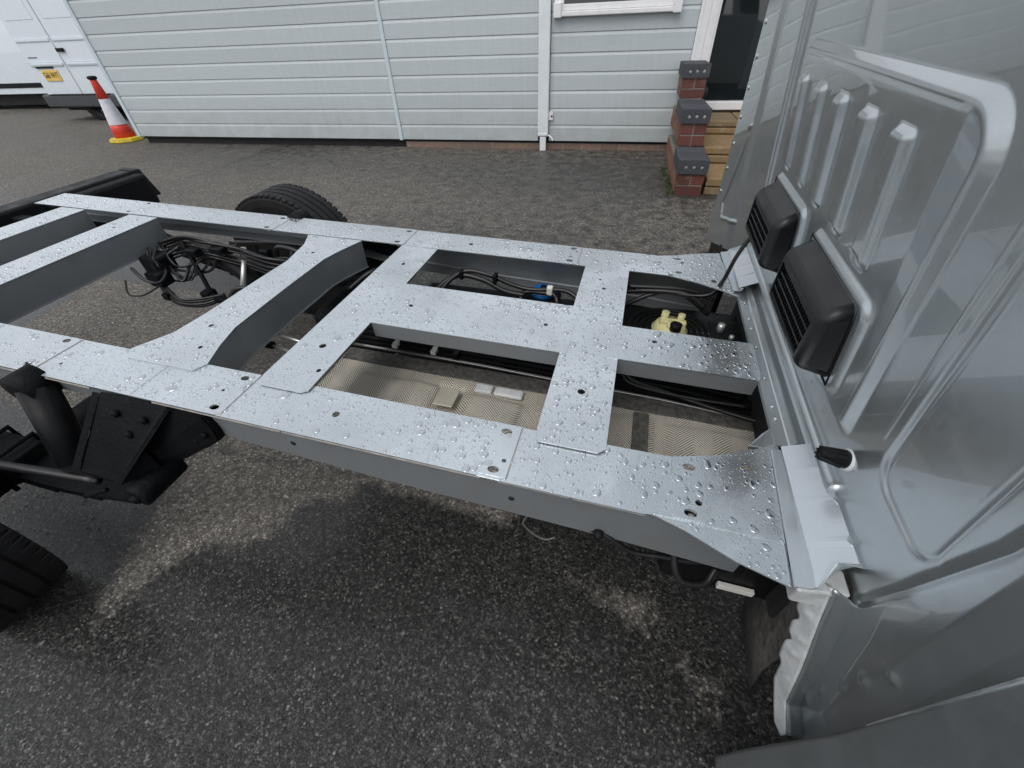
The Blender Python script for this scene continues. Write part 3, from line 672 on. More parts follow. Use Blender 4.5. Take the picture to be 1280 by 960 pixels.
boxo('floor_shadow_panel', (-.80, .51, .30), (.44, .86, .305), M_dark, TR)
boxo('fuel_tank', (-.70, .955, .20), (.005, 1.30, .445), M_tank, TR, .03, 3)
ft = boxo('fuel_tank', (.012, .955, .20), (.44, 1.34, .44), M_tank, TR, .03, 3)
boxo('tank_strap', (-.3, .95, .19), (-.26, 1.305, .45), M_steel, TR, .004)
# ribbed ring and cream fuel sender
cx, cy = .195, 1.17
for r in (.070, .088, .106, .124): 
    p = [(cx + r * math.cos(a), cy + r * math.sin(a), .443) for a in np.linspace(0, 2 * math.pi, 33)]
    tube('tank_ring', p, .0058, M_tank, ft, 6, 1, False)
sd = lathe('fuel_sender', [(.054, .44), (.056, .452), (.048, .458), (.046, .468), (.02, .47)], M_yellow, ft, 26, loc=(cx, cy, 0))
for dx, dy, r, h in ((-.02, .022, .012, .497), (.028, .012, .011, .50), (0, -.02, .014, .485)): lathe('hose_port', [(r, .46), (r, h), (r * .6, h)], M_yellow, sd, 12, loc=(cx + dx, cy + dy, 0))
bm = bmesh.new(); box(bm, (cx - .035, cy - .012, .462), (cx + .045, cy + .012, .482), .003); bmo('sender_bridge', bm, M_yellow, sd)
lathe('sender_plug', [(.017, .468), (.018, .49), (.012, .492)], M_black, sd, 14, loc=(cx + .012, cy - .032, 0))
bt = lathe('bracket_bolt', [(.012, .44), (.012, .47), (.004, .471)], M_zinc, TR, 6, loc=(.352, 1.205, 0)); lathe('bracket_bolt', [(.008, .44), (.008, .455), (.003, .456)], M_zinc, TR, 6, loc=(.383, 1.17, 0))
bk = boxo('tank_bracket', (.32, 1.10, .42), (.44, 1.26, .443), M_black, TR, .006)
# blue capped filler and its hoses
fc = lathe('filler_neck', [(.062, .43), (.064, .448), (.055, .452)], M_black, TR, 28, loc=(-.238, 1.258, .014))
lathe('blue_cap', [(.045, .452), (.046, .462), (.040, .468), (.014, .468), (.012, .463), (.004, .463)], M_blue, fc, 28, loc=(-.238, 1.258, .014))
lathe('cap_spout', [(.010, .46), (.010, .488), (.006, .49)], M_black, fc, 10, loc=(-.236, 1.246, .014))
for p, r in (([(-.60, 1.00, .44), (-.59, 1.12, .50), (-.53, 1.185, .535), (-.44, 1.19, .53), (-.36, 1.185, .50), (-.29, 1.19, .49)], .009),
             ([(-.585, 1.0, .44), (-.57, 1.12, .505), (-.51, 1.195, .548), (-.42, 1.2, .545), (-.34, 1.2, .52), (-.27, 1.2, .51), (-.15, 1.2, .52), (-.08, 1.17, .49)], .0075),
             ([(-.32, 1.00, .44), (-.31, 1.13, .455), (-.30, 1.19, .485), (-.28, 1.20, .50), (-.20, 1.20, .503)], .0085),
             ([(-.21, 1.2, .503), (-.19, 1.2, .50), (-.175, 1.18, .48), (-.18, 1.1, .45)], .0085),
             ([(-.05, 1.21, .52), (.1, 1.205, .555), (.22, 1.2, .56), (.28, 1.19, .53)], .009),
             ([(.04, 1.19, .50), (.12, 1.205, .545), (.2, 1.21, .56), (.30, 1.2, .50)], .007),
             ([(.04, 1.2, .565), (.16, 1.205, .572), (.24, 1.21, .568), (.3, 1.205, .55)], .006)):
    tube('hose', p, r, M_hose, TR, 10)
boxo('hose_connector', (-.215, 1.19, .50), (-.195, 1.212, .53), M_tag, TR, .004)
boxo('hose_connector', (-.165, 1.17, .44), (-.14, 1.20, .462), M_tag, TR, .004)
# brake and fuel pipes running along the tunnel
for dy, dz, r in ((.0, 0, .005), (.016, .004, .004), (.032, .010, .006), (.05, .02, .004)):
    tube('brake_pipe', [(-.80, .895 + dy, .405 + dz), (-.4, .893 + dy, .407 + dz), (-.05, .889 + dy, .40 + dz), (.18, .885 + dy, .40 + dz + .01 * (dy > .02)), (.44, .862 + dy, .40 + dz)], r, M_steel if dy else simple('bare_pipe', (.25, .25, .25), .35, .8), TR, 8)
for x in (-.66, -.525): boxo('pipe_clip', (x, .898, .408), (x + .018, .93, .425), M_tag, TR, .004)
boxo('pipe_clip', (-.45, .894, .40), (-.43, .945, .43), M_black, TR, .004)
tube('wiring_loom', [(.06, .93, .46), (.10, .91, .43), (.2, .90, .415), (.34, .87, .41), (.44, .84, .42)], .006, M_hose, TR)
tube('wiring_loom', [(.06, .93, .46), (.09, .90, .43), (.22, .885, .425), (.40, .87, .44)], .004, M_hose, TR)
# rear run of hoses and valve by second cross member
vb = boxo('brake_valve', (-1.826, 1.055, .44), (-1.74, 1.14, .515), M_black, TR, .012)
boxo('brake_valve', (-1.79, 1.02, .41), (-1.72, 1.08, .47), M_black, TR, .01)
for i, (ax, bz) in enumerate(((0, 0), (.02, .012), (.045, .03), (.06, .045))):
    tube('brake_hose', [(-1.74, 1.06 + ax * .3, .46), (-1.765 + ax * .5, 1.045, .41 + bz * .4), (-1.755 + ax * .5, 1.035, .375 + bz * .6), (-1.69 + ax * .3, 1.02, .345 + bz * .6), (-1.60, 1.05, .335 + bz * .7), (-1.53, 1.10, .355 + bz * .3)], .0065 if i < 2 else .0045, M_hose, TR)
boxo('hose_clamp', (-1.76, 1.015, .355), (-1.725, 1.05, .385), M_black, TR, .006)
for i in range(7):
    a = rng.uniform(-.015, .015); z1 = .555 - .012 * i
    tube('wiring_loom', [(-1.80, 1.15, z1 - .02), (-1.72, 1.19 + a, z1), (-1.6 + a, 1.17, z1 + .01), (-1.45, 1.19, z1 - .015 + a), (-1.30, 1.17 + a, z1 - .03), (-1.2, 1.19, z1 - .05)], rng.uniform(.004, .008), M_hose, TR)
tube('wiring_loom', [(-1.79, 1.0, .50), (-1.74, .985, .47), (-1.70, 1.0, .45), (-1.72, 1.06, .46), (-1.76, 1.1, .49), (-1.70, 1.15, .53)], .006, M_hose, TR)
tube('wiring_loom', [(-1.82, .97, .46), (-1.78, .93, .43), (-1.74, .95, .42), (-1.72, 1.02, .43)], .003, M_hose, TR)
for i in range(9):
    a, b, c_ = rng.uniform(-.03, .03, 3)
    tube('wiring_loom', [(-1.80 + a * .5, 1.13 + b, .53), (-1.74 + b, 1.08 + c_, .49 + a * .5), (-1.70 + c_, 1.10 + a, .44 + b), (-1.64 + a, 1.16 + b * .5, .45 + c_), (-1.55 + b, 1.19 + a * .3, .50 + a * .5), (-1.46, 1.2, .53 + b * .5)], rng.uniform(.0025, .005), M_hose, TR, 8)
boxo('loom_connector', (-1.56, 1.15, .515), (-1.50, 1.19, .54), M_black, TR, .005); boxo('loom_connector', (-1.66, 1.13, .50), (-1.61, 1.165, .53), M_black, TR, .005)
tube('control_rod', [(-1.70, 1.17, .54), (-1.64, 1.13, .44), (-1.60, 1.10, .37)], .009, M_steel, TR, 8)
boxo('rod_joint', (-1.63, 1.07, .34), (-1.585, 1.12, .38), M_steel, TR, .01)
tube('lever_arm', [(-1.60, 1.09, .355), (-1.50, 1.075, .35), (-1.44, 1.07, .34)], .016, M_steel, TR, 10)
tube('shock_rod', [(-1.46, 1.215, .50), (-1.44, 1.12, .40)], .010, M_zinc, TR, 10)
lathe('rod_cap', [(.014, 0), (.014, .02)], M_tag, TR, 10, loc=(-1.462, 1.217, .50))
tube('coil_cover', [(-1.62, 1.23, .46), (-1.50, 1.20, .42), (-1.45, 1.19, .38)], .034, M_black, TR, 14)
tube('brake_hose', [(-1.48, 1.06, .36), (-1.44, 1.09, .41), (-1.38, 1.11, .40), (-1.34, 1.1, .34)], .009, M_hose, TR)
tube('wiring_loom', [(-1.30, 1.21, .50), (-1.27, 1.205, .55), (-1.18, 1.2, .545), (-1.12, 1.19, .50)], .009, M_hose, TR)
tube('wiring_loom', [(-1.33, 1.20, .49), (-1.25, 1.2, .51), (-1.16, 1.195, .50), (-1.10, 1.18, .47)], .007, M_hose, TR)
boxo('plug', (-1.36, 1.19, .50), (-1.32, 1.22, .535), M_black, TR, .006)
# between third and fourth cross members
tube('wiring_loom', [(-.94, 1.12, .46), (-.88, 1.19, .50), (-.80, 1.2, .525), (-.74, 1.21, .53)], .010, M_hose, TR)
tube('wiring_loom', [(-.95, 1.04, .42), (-.86, 1.17, .48), (-.78, 1.2, .50), (-.72, 1.2, .51)], .008, M_hose, TR)
boxo('silencer', (-1.08, 1.02, .24), (-.73, 1.30, .40), M_steel, TR, .05, 3)
for (a, b) in (((-1.05, .79, .50), (-.80, .775, .47)), ((-.97, .745, .48), (-.76, .735, .45))):
    rd = tube('adjuster_rod', [a, b], .0045, M_zinc, TR, 8, smooth=False); lathe('rod_nut', [(.012, -.01), (.012, .012)], M_steel, rd, 8, 'X', a)
boxo('rod_bracket', (-.88, .77, .455), (-.80, .83, .475), M_steel, TR, .006)
# axle, springs, shocks, wheels
tube('axle', [(-1.60, .02, .25), (-1.60, 1.74, .25)], .042, M_steel, TR, 16, smooth=False)
for s, f in (('n', lambda y: y), ('f', lambda y: 1.7535 - y)):
    sp = bmesh.new(); pts = [(-1.02, .355), (-1.2, .305), (-1.4, .275), (-1.6, .27), (-1.85, .29), (-2.1, .345), (-2.3, .42)]
    for k, (a, b, t0) in enumerate(((0, 7, 0), (1, 6, -.013), (2, 5, -.026))):
        q = pts[a:b]; up = [sp.verts.new((x, f(.262), z + t0)) for x, z in q]; lo = [sp.verts.new((x, f(.262), z + t0 - .011)) for x, z in q]
        up2 = [sp.verts.new((x, f(.345), z + t0)) for x, z in q]; lo2 = [sp.verts.new((x, f(.345), z + t0 - .011)) for x, z in q]
        for i in range(len(q) - 1):
            for A_, B_ in ((up, up2), (up2, lo2), (lo2, lo), (lo, up)): sp.faces.new((A_[i], A_[i + 1], B_[i + 1], B_[i]))
        sp.faces.new((up[0], up2[0], lo2[0], lo[0])); sp.faces.new((up[-1], lo[-1], lo2[-1], up2[-1]))
    bmo('leaf_spring', sp, M_steel, TR)
    # spring hanger
    bm = bmesh.new()
    q = [(-1.075, f(.381), .588), (-.885, f(.381), .588), (-.872, f(.36), .50), (-.985, f(.285), .385), (-1.15, f(.285), .39), (-1.10, f(.36), .50)]
    def quad(bm, a, b, c, d, n, th): plate(bm, [a, b, c, d], n, th)
    quad(bm, (-1.078, f(.384), .590), (-.890, f(.384), .590), (-1.055, f(.278), .405), (-1.172, f(.278), .410), (0, 1 if s == 'n' else -1, .3), .006)
    hg = bmo('spring_hanger', bm, M_steel, TR)
    bm = bmesh.new()
    quad(bm, (-.896, f(.380), .592), (-.886, f(.384), .592), (-1.050, f(.274), .405), (-1.062, f(.272), .405), (1, 0, .2), .012)
    quad(bm, (-1.086, f(.382), .592), (-1.076, f(.384), .592), (-1.168, f(.274), .412), (-1.180, f(.272), .412), (-1, 0, .2), .008)
    bmo('hanger_rib', bm, M_steel, hg)
    bm = bmesh.new(); plate(bm, [(-.90, f(.386), .592), (-.80, f(.386), .588), (-.79, f(.384), .55), (-.795, f(.382), .51), (-.84, f(.382), .485), (-.87, f(.38), .46), (-.96, f(.37), .40), (-1.10, f(.33), .36), (-1.16, f(.335), .40), (-1.02, f(.380), .56)], (0, 1 if s == 'n' else -1, 0), .045)
    bmesh.ops.bevel(bm, geom=list(bm.edges), offset=.005, segments=2, affect='EDGES'); bmo('hanger_plate', bm, M_steel, hg)
    bm = bmesh.new(); plate(bm, [(-1.17, f(.276), .41), (-1.05, f(.276), .405), (-1.0, f(.34), .40), (-1.0, f(.34), .46), (-1.08, f(.30), .44)], (0, 0, -1), .01); bmo('hanger_foot', bm, M_steel, hg)
    lathe('spring_bush', [(.02, -.058), (.031, -.056), (.033, -.045), (.033, .05), (.031, .056), (.02, .058)], M_steel, TR, 20, 'Y', (-1.015, f(.322), .368))
    lathe('bush_bolt', [(.010, -.068), (.012, -.058), (.012, .07)], M_steel, TR, 6, 'Y', (-1.015, f(.322), .368))
    tube('bolt_tail', [(-1.10, f(.262), .375), (-1.14, f(.255), .355), (-1.19, f(.248), .33)], .006, M_steel, TR, 8)
    tube('shock_absorber', [(-1.27, f(.378), .575), (-1.33, f(.345), .50), (-1.235, f(.30), .34)] if 0 else [(-1.275, f(.372), .572), (-1.22, f(.30), .40)], .036, M_black, TR, 18, smooth=False)
    lathe('shock_eye', [(.02, -.03), (.042, -.028), (.042, .028), (.02, .03)], M_steel, TR, 18, 'Y', (-1.285, f(.372), .578))
    tube('brake_hose', [(-1.10, f(.42), .47), (-1.16, f(.44), .50), (-1.22, f(.43), .46), (-1.28, f(.46), .50), (-1.30, f(.5), .44)], .008, M_hose, TR)
    tube('brake_cable', [(-1.02, f(.47), .52), (-1.14, f(.46), .48), (-1.2, f(.47), .475)], .006, M_steel, TR)
    tube('handbrake_cable', [(-1.15, f(.28), .37), (-1.4, f(.24), .40), (-1.6, f(.22), .39), (-1.9, f(.22), .36)], .011, M_hose, TR)
    boxo('spring_clamp', (-1.68, min(f(.25), f(.36)), .245), (-1.52, max(f(.25), f(.36)), .315), M_steel, TR, .006)
    for bx_, bz_ in ((-1.03, .56), (-.95, .56), (-1.0, .52)): lathe('hanger_bolt', [(.009, -.006), (.009, .003), (.004, .005)], M_steel, hg, 6, 'Y', (bx_, f(.372 - (.58 - bz_) * .5), bz_))
    for bx_, bz_ in ((-.82, .53), (-.86, .50)): lathe('hanger_bolt', [(.008, -.006), (.008, .003), (.004, .005)], M_steel, hg, 6, 'Y', (bx_, f(.379), bz_))
    for bx_ in (-1.65, -1.55): tube('u_bolt', [(bx_, f(.245), .22), (bx_, f(.245), .33), (bx_, f(.365), .33), (bx_, f(.365), .22)], .007, M_steel, TR, 8, smooth=False)
    # wheel with tread blocks
    cyw = f(.05); d = 1 if s == 'f' else -1
    wh = thing('wheel', None, None); wh.parent = TR; del_ = [wh.pop(k_, None) for k_ in ('label', 'category') if k_ in wh]
    wh.location = (-1.65, cyw, .250); wh.scale = (.965, .86, .965)
    prof = [(.20, -.095), (.215, -.103), (.29, -.112), (.322, -.108), (.336, -.096), (.3405, -.082)]
    for g in (-.046, 0, .046): prof += [(.342, g - .0055), (.334, g - .004), (.334, g + .004), (.342, g + .0055)]
    prof += [(.3405, .082), (.336, .096), (.322, .108), (.29, .112), (.215, .103), (.20, .095)]
    bm = lathe('', prof, None, seg=72, axis='Y', bm=None, fin=False); ty = bmo('tyre', bm, M_rubber, wh, smooth=False)
    bm = bmesh.new()
    for i in range(64):      # shoulder blocks
        a = 2 * math.pi * i / 64
        for sy in (-1, 1):
            m = Matrix.Rotation(-a, 4, 'Y') @ Matrix.Translation((.3348, sy * .085, 0))
            b_ = bmesh.new(); box(b_, (-.02, -.020, -.0125), (.0065, .020, .0125), .002, 1); b_.transform(m)
            me_ = bpy.data.meshes.new('t'); b_.to_mesh(me_); b_.free(); bm.from_mesh(me_); bpy.data.meshes.remove(me_)
    stuff(bmo('tread_blocks', bm, M_rubber, ty))
    lathe('rim', [(.05, -.02), (.17, -.03), (.20, -.09), (.205, -.09), (.205, .09), (.20, .09), (.17, .03), (.05, .02)], M_zinc if 0 else M_steel, wh, 40, 'Y')
for y in (.05, 1.70):
    wh = bpy.data.objects.new('wheel', None); COL.objects.link(wh); wh.parent = TR; wh.location = (2.0, y, .30)
    lathe('tyre', [(.2, -.10), (.29, -.11), (.335, -.09), (.345, 0), (.335, .09), (.29, .11), (.2, .10)], M_rubber, wh, 40, 'Y'); lathe('rim', [(.05, -.05), (.18, -.06), (.205, -.1), (.205, .1), (.18, .06), (.05, .05)], M_zinc, wh, 32, 'Y')
# rear under-run bar
bar = boxo('rear_underrun_bar', (-3.02, 0.0, .40), (-2.90, 1.95, .52), M_black, TR, .012)
hexa('bar_end', [(-3.0, 1.955, .37), (-2.86, 1.955, .37), (-2.86, 2.02, .37), (-3.0, 2.02, .37), (-3.02, 1.955, .52), (-2.90, 1.955, .52), (-2.90, 2.0, .52), (-3.02, 2.0, .52)], M_black, TR, .006)
boxo('mudguard_panel', (-2.92, 1.45, .33), (-2.84, 1.98, .505), M_black, TR, .02)
boxo('lamp_bracket', (-2.83, 1.60, .40), (-2.74, 1.78, .41), M_steel, TR, .003)
for y in (.5, 1.28): boxo('bar_arm', (-2.9, y, .42), (-2.45, y + .05, .49), M_steel, TR, .006)
boxo('tow_bracket', (-2.60, 1.28, .47), (-2.52, 1.34, .53), M_zinc, TR, .006)
boxo('part_label', (-.30, .9595, .4455), (-.24, .985, .4462), M_tag, TR)
for x in (-.52, -.40): boxo('hose_clip', (x, 1.178, .525), (x + .014, 1.206, .556), M_black, TR, .003)
# items hanging below the near rail at the cab
ub = boxo('underbody_box', (.20, .44, .28), (.46, .62, .44), M_black, TR, .02)
boxo('box_label', (.315, .428, .318), (.385, .438, .334), M_tag, ub, .001)
boxo('floor_panel', (.415, .40, .30), (.50, 1.38, .50), M_dark, TR, .01)
wl = raw('arch_liner', [(x, y, z) for (x, z) in ((.44, .56), (.42, .40), (.43, .2), (.46, .06)) for y in (.335, .40, .5)], [(j * 3 + i, j * 3 + i + 1, j * 3 + 4 + i, j * 3 + 3 + i) for j in range(3) for i in range(2)], M_brownf, TR, True)
md = wl.modifiers.new('thickness', 'SOLIDIFY'); md.thickness = .006
tube('wire_loop', [(-.09, .42, .45), (-.10, .42, .405), (-.075, .42, .37), (-.05, .42, .36), (-.03, .425, .37)], .0022, simple('grey_wire', (.12, .115, .105), .6), TR, 8)
tube('wiring_loom', [(-.03, .43, .445), (.04, .405, .478), (.07, .40, .475), (.12, .40, .44), (.18, .41, .43), (.24, .42, .42), (.30, .44, .42)], .0055, M_hose, TR, 8)
lathe('cable_grommet', [(.004, -.012), (.010, -.006), (.010, .006), (.004, .01)], M_black, TR, 10, 'Y', (.052, .396, .484))
tube('wiring_loom', [(.20, .42, .44), (.21, .40, .41), (.23, .39, .39), (.27, .40, .385), (.29, .43, .40)], .008, M_hose, TR, 8)
for p in ((-.60, .515), (-.12, .50)): lathe('web_hole', [(.006, -.001), (.006, .001)], M_dark, TR, 12, 'Y', (p[0], YN0 + .0125, p[1] + .03))

# ------------------------------------------------------------------ CAB rear wall as a pressed steel panel
def wallx(y, z):
    t = np.clip((y - 1.40) / .55, 0, 1); a = .15 + (.055 - .15) * t
    return .3144 + (1.22 - z) * a
def sd_box(y, z, y0, y1, z0, z1, r):
    cy, cz, hy, hz_ = (y0 + y1) / 2, (z0 + z1) / 2, (y1 - y0) / 2 - r, (z1 - z0) / 2 - r
    qy, qz = np.abs(y - cy) - hy, np.abs(z - cz) - hz_
    return np.hypot(np.maximum(qy, 0), np.maximum(qz, 0)) + np.minimum(np.maximum(qy, qz), 0) - r
def sst(v, a, b): t = np.clip((v - a) / (b - a), 0, 1); return t * t * (3 - 2 * t)
def lin(v, a, b): return np.clip((v - a) / (b - a), 0, 1)
def seg_d(y, z, P):
    d = np.full_like(y, 9.)
    for (a, b), (c, e) in zip(P, P[1:]):
        L = (c - a) ** 2 + (e - b) ** 2; t = np.clip(((y - a) * (c - a) + (z - b) * (e - b)) / L, 0, 1)
        d = np.minimum(d, np.hypot(y - a - t * (c - a), z - b - t * (e - b)))
    return d
def arc(cy, cz, r, a0, a1, n=8): return [(cy + r * math.cos(math.radians(a0 + (a1 - a0) * i / n)), cz + r * math.sin(math.radians(a0 + (a1 - a0) * i / n))) for i in range(n + 1)]
def disp(y, z):   # + = towards the load bed
    h = np.zeros_like(y)
    P = [(1.24, 1.141)] + arc(.585, 1.093, .048, 90, 180, 8) + [(.537, .745)]
    d = seg_d(y, z, P); bead = .012 * (1 - lin(d, .003, .018)); bead = bead * np.where((z > 1.09) & (y > .60) & (z < 1.141), 1, 1)
    step = .013 * lin(1.153 - z, 0, .017) * (1 - lin(1.128 - z, 0, .27)) * lin(y, .55, .585) * lin(1.252 - y, 0, .014)
    h += np.maximum(bead * (1 - lin(y, .60, .64) * (z < 1.141)), step)
    for k, yc in enumerate((1.172, 1.040, .915, .785, .660)):
        db = sd_box(y, z, yc + .004, yc + .060, .925 - .0, 1.104, .012); h += .011 * (1 - lin(db, -.011, .001))
        h -= .010 * (1 - lin(np.abs(y - yc - .04), .0, .03)) * (1 - lin(np.abs(z - .93), .0, .012))
    # seat pads behind the vents
    for a, b in ((.598, .905), (.972, 1.265)):
        db = sd_box(y, z, a, b, .730, .905, .03); h += .009 * (1 - lin(db, -.010, .0))
    # panel next to the cab corner
    db = sd_box(y, z, .300, .430, .757, 3.0, .035); h -= .005 * (1 - lin(np.abs(db), .0, .008)) + .003 * (1 - lin(db, -.01, 0))
    for yl in (1.34, 1.372): h += .008 * (1 - lin(np.abs(y - yl), .002, .010)) * (z > .62)
    h += .010 * lin(y, 1.605, 1.625) * (1 - lin(y, 1.66, 1.672))
    P = [(1.640, .93), (1.668, .915), (1.811, .643), (1.785, .59), (1.60, .645)]
    h += .007 * (1 - lin(seg_d(y, z, P), .002, .008))
    # groove near the bottom on the corner pillar
    P = [(.326, .60), (.300, .70), (.262, .87), (.235, 1.2), (.22, 2.2)]
    h -= .006 * (1 - lin(seg_d(y, z, P), .001, .011))
    h += .006 * lin(y, .243, .235) * 0 - .012 * (1 - lin(y, .205, .240))
    for yd, zd in ((.262, .41), (.251, .49), (.243, .557), (.230, .622), (.268, .34)):
        h += .0055 * np.exp(-(((y - yd) / .006) ** 2 + ((z - zd) / .010) ** 2))
    # thin line swage, gentle oil-canning
    h += .0025 * (1 - lin(np.abs(y - .455), .0, .003)) * (z > .80) * (z < 1.2)
    h += .0004 * np.sin(y * 7 + 1) * np.sin(z * 5) + .00006 * np.sin(y * 31) * np.sin(z * 23 + 1)
    # weld of the base
    return h
ys = np.concatenate([np.linspace(.19, .60, 190), np.linspace(.60, 1.42, 270)[1:], np.linspace(1.42, 1.96, 130)[1:]])
ts = np.concatenate([np.linspace(0, .15, 50), np.linspace(.15, .70, 230)[1:], np.linspace(.70, 1, 24)[1:]])
zb = np.interp(ys, [.19, .225, .233, .277, .29, .326, .345, 1.40, 1.45, 1.96], [.26, .25, .27, .27, .43, .57, .60, .60, .59, .43])
zt = 1.26
gy = np.repeat(ys[None], len(ts), 0)
zl = .615
gz_ = np.where(ts[:, None] <= .15, zb + (zl - zb) * (ts[:, None] / .15), np.where(ts[:, None] <= .70, zl + (zt - zl) * ((ts[:, None] - .15) / .55), zt + (2.15 - zt) * (ts[:, None] - .70) / .30))
gyy = gy.copy(); edge = 1.915 + .1 * (1.22 - gz_)
gyy = np.where(gy > 1.80, 1.80 + (gy - 1.80) / .16 * (edge - 1.80), gy)
gx_ = wallx(gyy, gz_) - disp(gyy, gz_) + np.where(gy > 1.90, ((gy - 1.90) / .06) ** 2 * .05, 0) + np.maximum(0, gz_ - 1.8) ** 2 * .3
nr, ncl = gx_.shape; v = np.stack([gx_, gyy, gz_], -1).reshape(-1, 3)
me = bpy.data.meshes.new('cab_rear_panel'); f = [(j * ncl + i, (j + 1) * ncl + i, (j + 1) * ncl + i + 1, j * ncl + i + 1) for j in range(nr - 1) for i in range(ncl - 1)]
me.from_pydata(v.tolist(), [], f); me.shade_smooth(); cabp = link('cab_rear_panel', me, M_wall, TR)
md = cabp.modifiers.new('thickness', 'SOLIDIFY'); md.thickness = .002; md.offset = 1
for k in range(7):
    zz = .66 + k * .085; yy = 1.84 + .08 * (1.22 - zz); xx = float(wallx(np.array(yy), np.array(zz))) - .001
    lathe('spot_weld', [(.008, -.003), (.006, .0003), (.001, .0006)], M_wall, cabp, 10, 'X', (xx - .0, yy, zz))
# corner pillar panel nearest the camera
pz = np.linspace(.095, 2.1, 160); pxv = np.interp(pz, [.095, .25, .5, .83, 1.22, 2.2], [.362, .368, .392, .383, .330, .19]); py = np.linspace(.188, -.155, 60)
gY, gZ = np.meshgrid(py, pz); gX = pxv[:, None] + np.where(gY < -.09, ((-.09 - gY) / .065) ** 2 * .06, 0)
dd = seg_d(gY, gZ, [(.05, .50), (.08, .62), (.09, .75)]) ; gX = gX + .006 * (1 - lin(dd, .0, .012)) - .004 * (1 - lin(seg_d(gY, gZ, [(.10, .47), (.03, .47)]), .002, .012))
gX += .0008 * np.sin(gZ * 11) * np.sin(gY * 17)
nr, ncl = gX.shape
pc = raw('corner_pillar', np.stack([gX, gY, gZ], -1).reshape(-1, 3), [(j * ncl + i, j * ncl + i + 1, (j + 1) * ncl + i + 1, (j + 1) * ncl + i) for j in range(nr - 1) for i in range(ncl - 1)], M_wall, TR, True)
md = pc.modifiers.new('thickness', 'SOLIDIFY'); md.thickness = .003
# cab shell: sides, roof, front
bm = bmesh.new()
def shell(name, P, mat): 
    b = bmesh.new(); vs = [b.verts.new(p) for p in P]; b.faces.new(vs); return bmo(name, b, mat, TR, recalc=False)
boxo('cab_side', (.42, -.175, .10), (1.9, -.155, 1.25), M_wall, TR, .006)
boxo('cab_side', (.42, 1.95, .30), (1.9, 1.97, 1.25), M_wall, TR, .006)
boxo('cab_door_window', (.9, -.17, 1.255), (1.7, -.16, 1.75), M_glass, TR)
boxo('cab_roof', (.40, -.10, 2.10), (1.7, 1.88, 2.16), M_wall, TR, .03, 3)
hexa('cab_bonnet', [(1.9, -.15, .2), (2.5, -.1, .2), (2.5, 1.9, .2), (1.9, 1.95, .2), (1.9, -.15, 1.2), (2.5, -.1, .95), (2.5, 1.9, .95), (1.9, 1.95, 1.2)], M_wall, TR, .02)
hexa('windscreen', [(1.9, -.12, 1.2), (1.92, -.12, 1.2), (1.92, 1.92, 1.2), (1.9, 1.92, 1.2), (1.68, -.05, 2.1), (1.70, -.05, 2.1), (1.70, 1.85, 2.1), (1.68, 1.85, 2.1)], M_glass, TR)
boxo('mud_flap', (.38, 1.50, .05), (.40, 1.9, .52), M_black, TR, .004)
# sill channel at the foot of the rear panel
prof = [(.344, .598), (.346, .6035), (.369, .6045), (.3715, .606), (.377, .617), (.380, .6175), (.392, .6145), (.3945, .6145), (.4045, .633), (.4085, .636), (.412, .60)]
bm = bmesh.new(); rows = []
for y in np.linspace(.595, 1.36, 30):
    rows.append([bm.verts.new((x, y, z)) for x, z in prof])
for a, b in zip(rows, rows[1:]):
    for i in range(len(prof) - 1): bm.faces.new((a[i], b[i], b[i + 1], a[i + 1]))
bm.faces.new(rows[0]); bm.faces.new(rows[-1][::-1])
sill = bmo('sill_channel', bm, M_wall, TR)
# second raised swage that ends in a rounded foot by the rubber stop
bm = bmesh.new(); P = catmull([(.400, 1.40, .646), (.402, 1.2, .642), (.402, .9, .64), (.400, .60, .642), (.399, .50, .643), (.398, .475, .648)], 10)
tubebm(bm, [tuple(p) for p in P], .0145, 10, 1, False); bmo('base_swage', bm, M_wall, TR, smooth=True)
bm = bmesh.new()
for y in (1.11, 1.03, .985, .905, .79, .70, .665): bm = lathe('', [(.0045, .604), (.0035, .608), (.001, .6088)], None, seg=8, loc=(.358, y, 0), bm=bm, fin=False)
bmo('weld_nubs', bm, M_wall, sill, smooth=True)
hexa('gusset', [(.30, .585, .590), (.352, .585, .590), (.352, .645, .590), (.330, .625, .590), (.30, .585, .5985), (.352, .585, .602), (.352, .645, .604), (.328, .622, .600)], M_wall, TR, .001)
# folded brackets at both ends of the sill
def folded(mir):
    ya = [mir(y) for y in (.318, .345, .575, .582)]
    sec = [(.323, .604), (.3235, .6085), (.341, .6115), (.3445, .619), (.346, .620), (.392, .645), (.3945, .6465), (.400, .641), (.4075, .637), (.408, .60)]
    bm = bmesh.new(); rows = []
    for i in range(60):
        y = .322 + (.578 - .322) * i / 59; r = []
        for k, (x, z) in enumerate(sec):
            x2 = x + (y - .322) * -.0 + (.012 * (y - .322) / .25 if k < 4 else 0)
            if k in (5, 6):
                for yn in (.525, .462, .392): x2 -= (.006 if k == 6 else .002) * max(0, 1 - abs(y - yn) / .009)
                x2 += -.03 * max(0, (.345 - y)) / .025 + .0
            if k >= 7: x2 += .006 * (.578 - y) / .25
            yy = y + (.030 * (x - .345) / .05 if y < .36 and k in (5, 6, 7, 8, 9) else 0) * max(0, (.36 - y) / .038)
            r.append(bm.verts.new((x2, mir(yy), z)))
        rows.append(r)
    for a, b in zip(rows, rows[1:]):
        for i in range(len(sec) - 1): bm.faces.new((a[i], b[i], b[i + 1], a[i + 1]))
    o = bmo('folded_bracket', bm, M_brk, TR); md = o.modifiers.new('thickness', 'SOLIDIFY'); md.thickness = .002; return o
folded(lambda y: y); folded(lambda y: 1.745 - y)
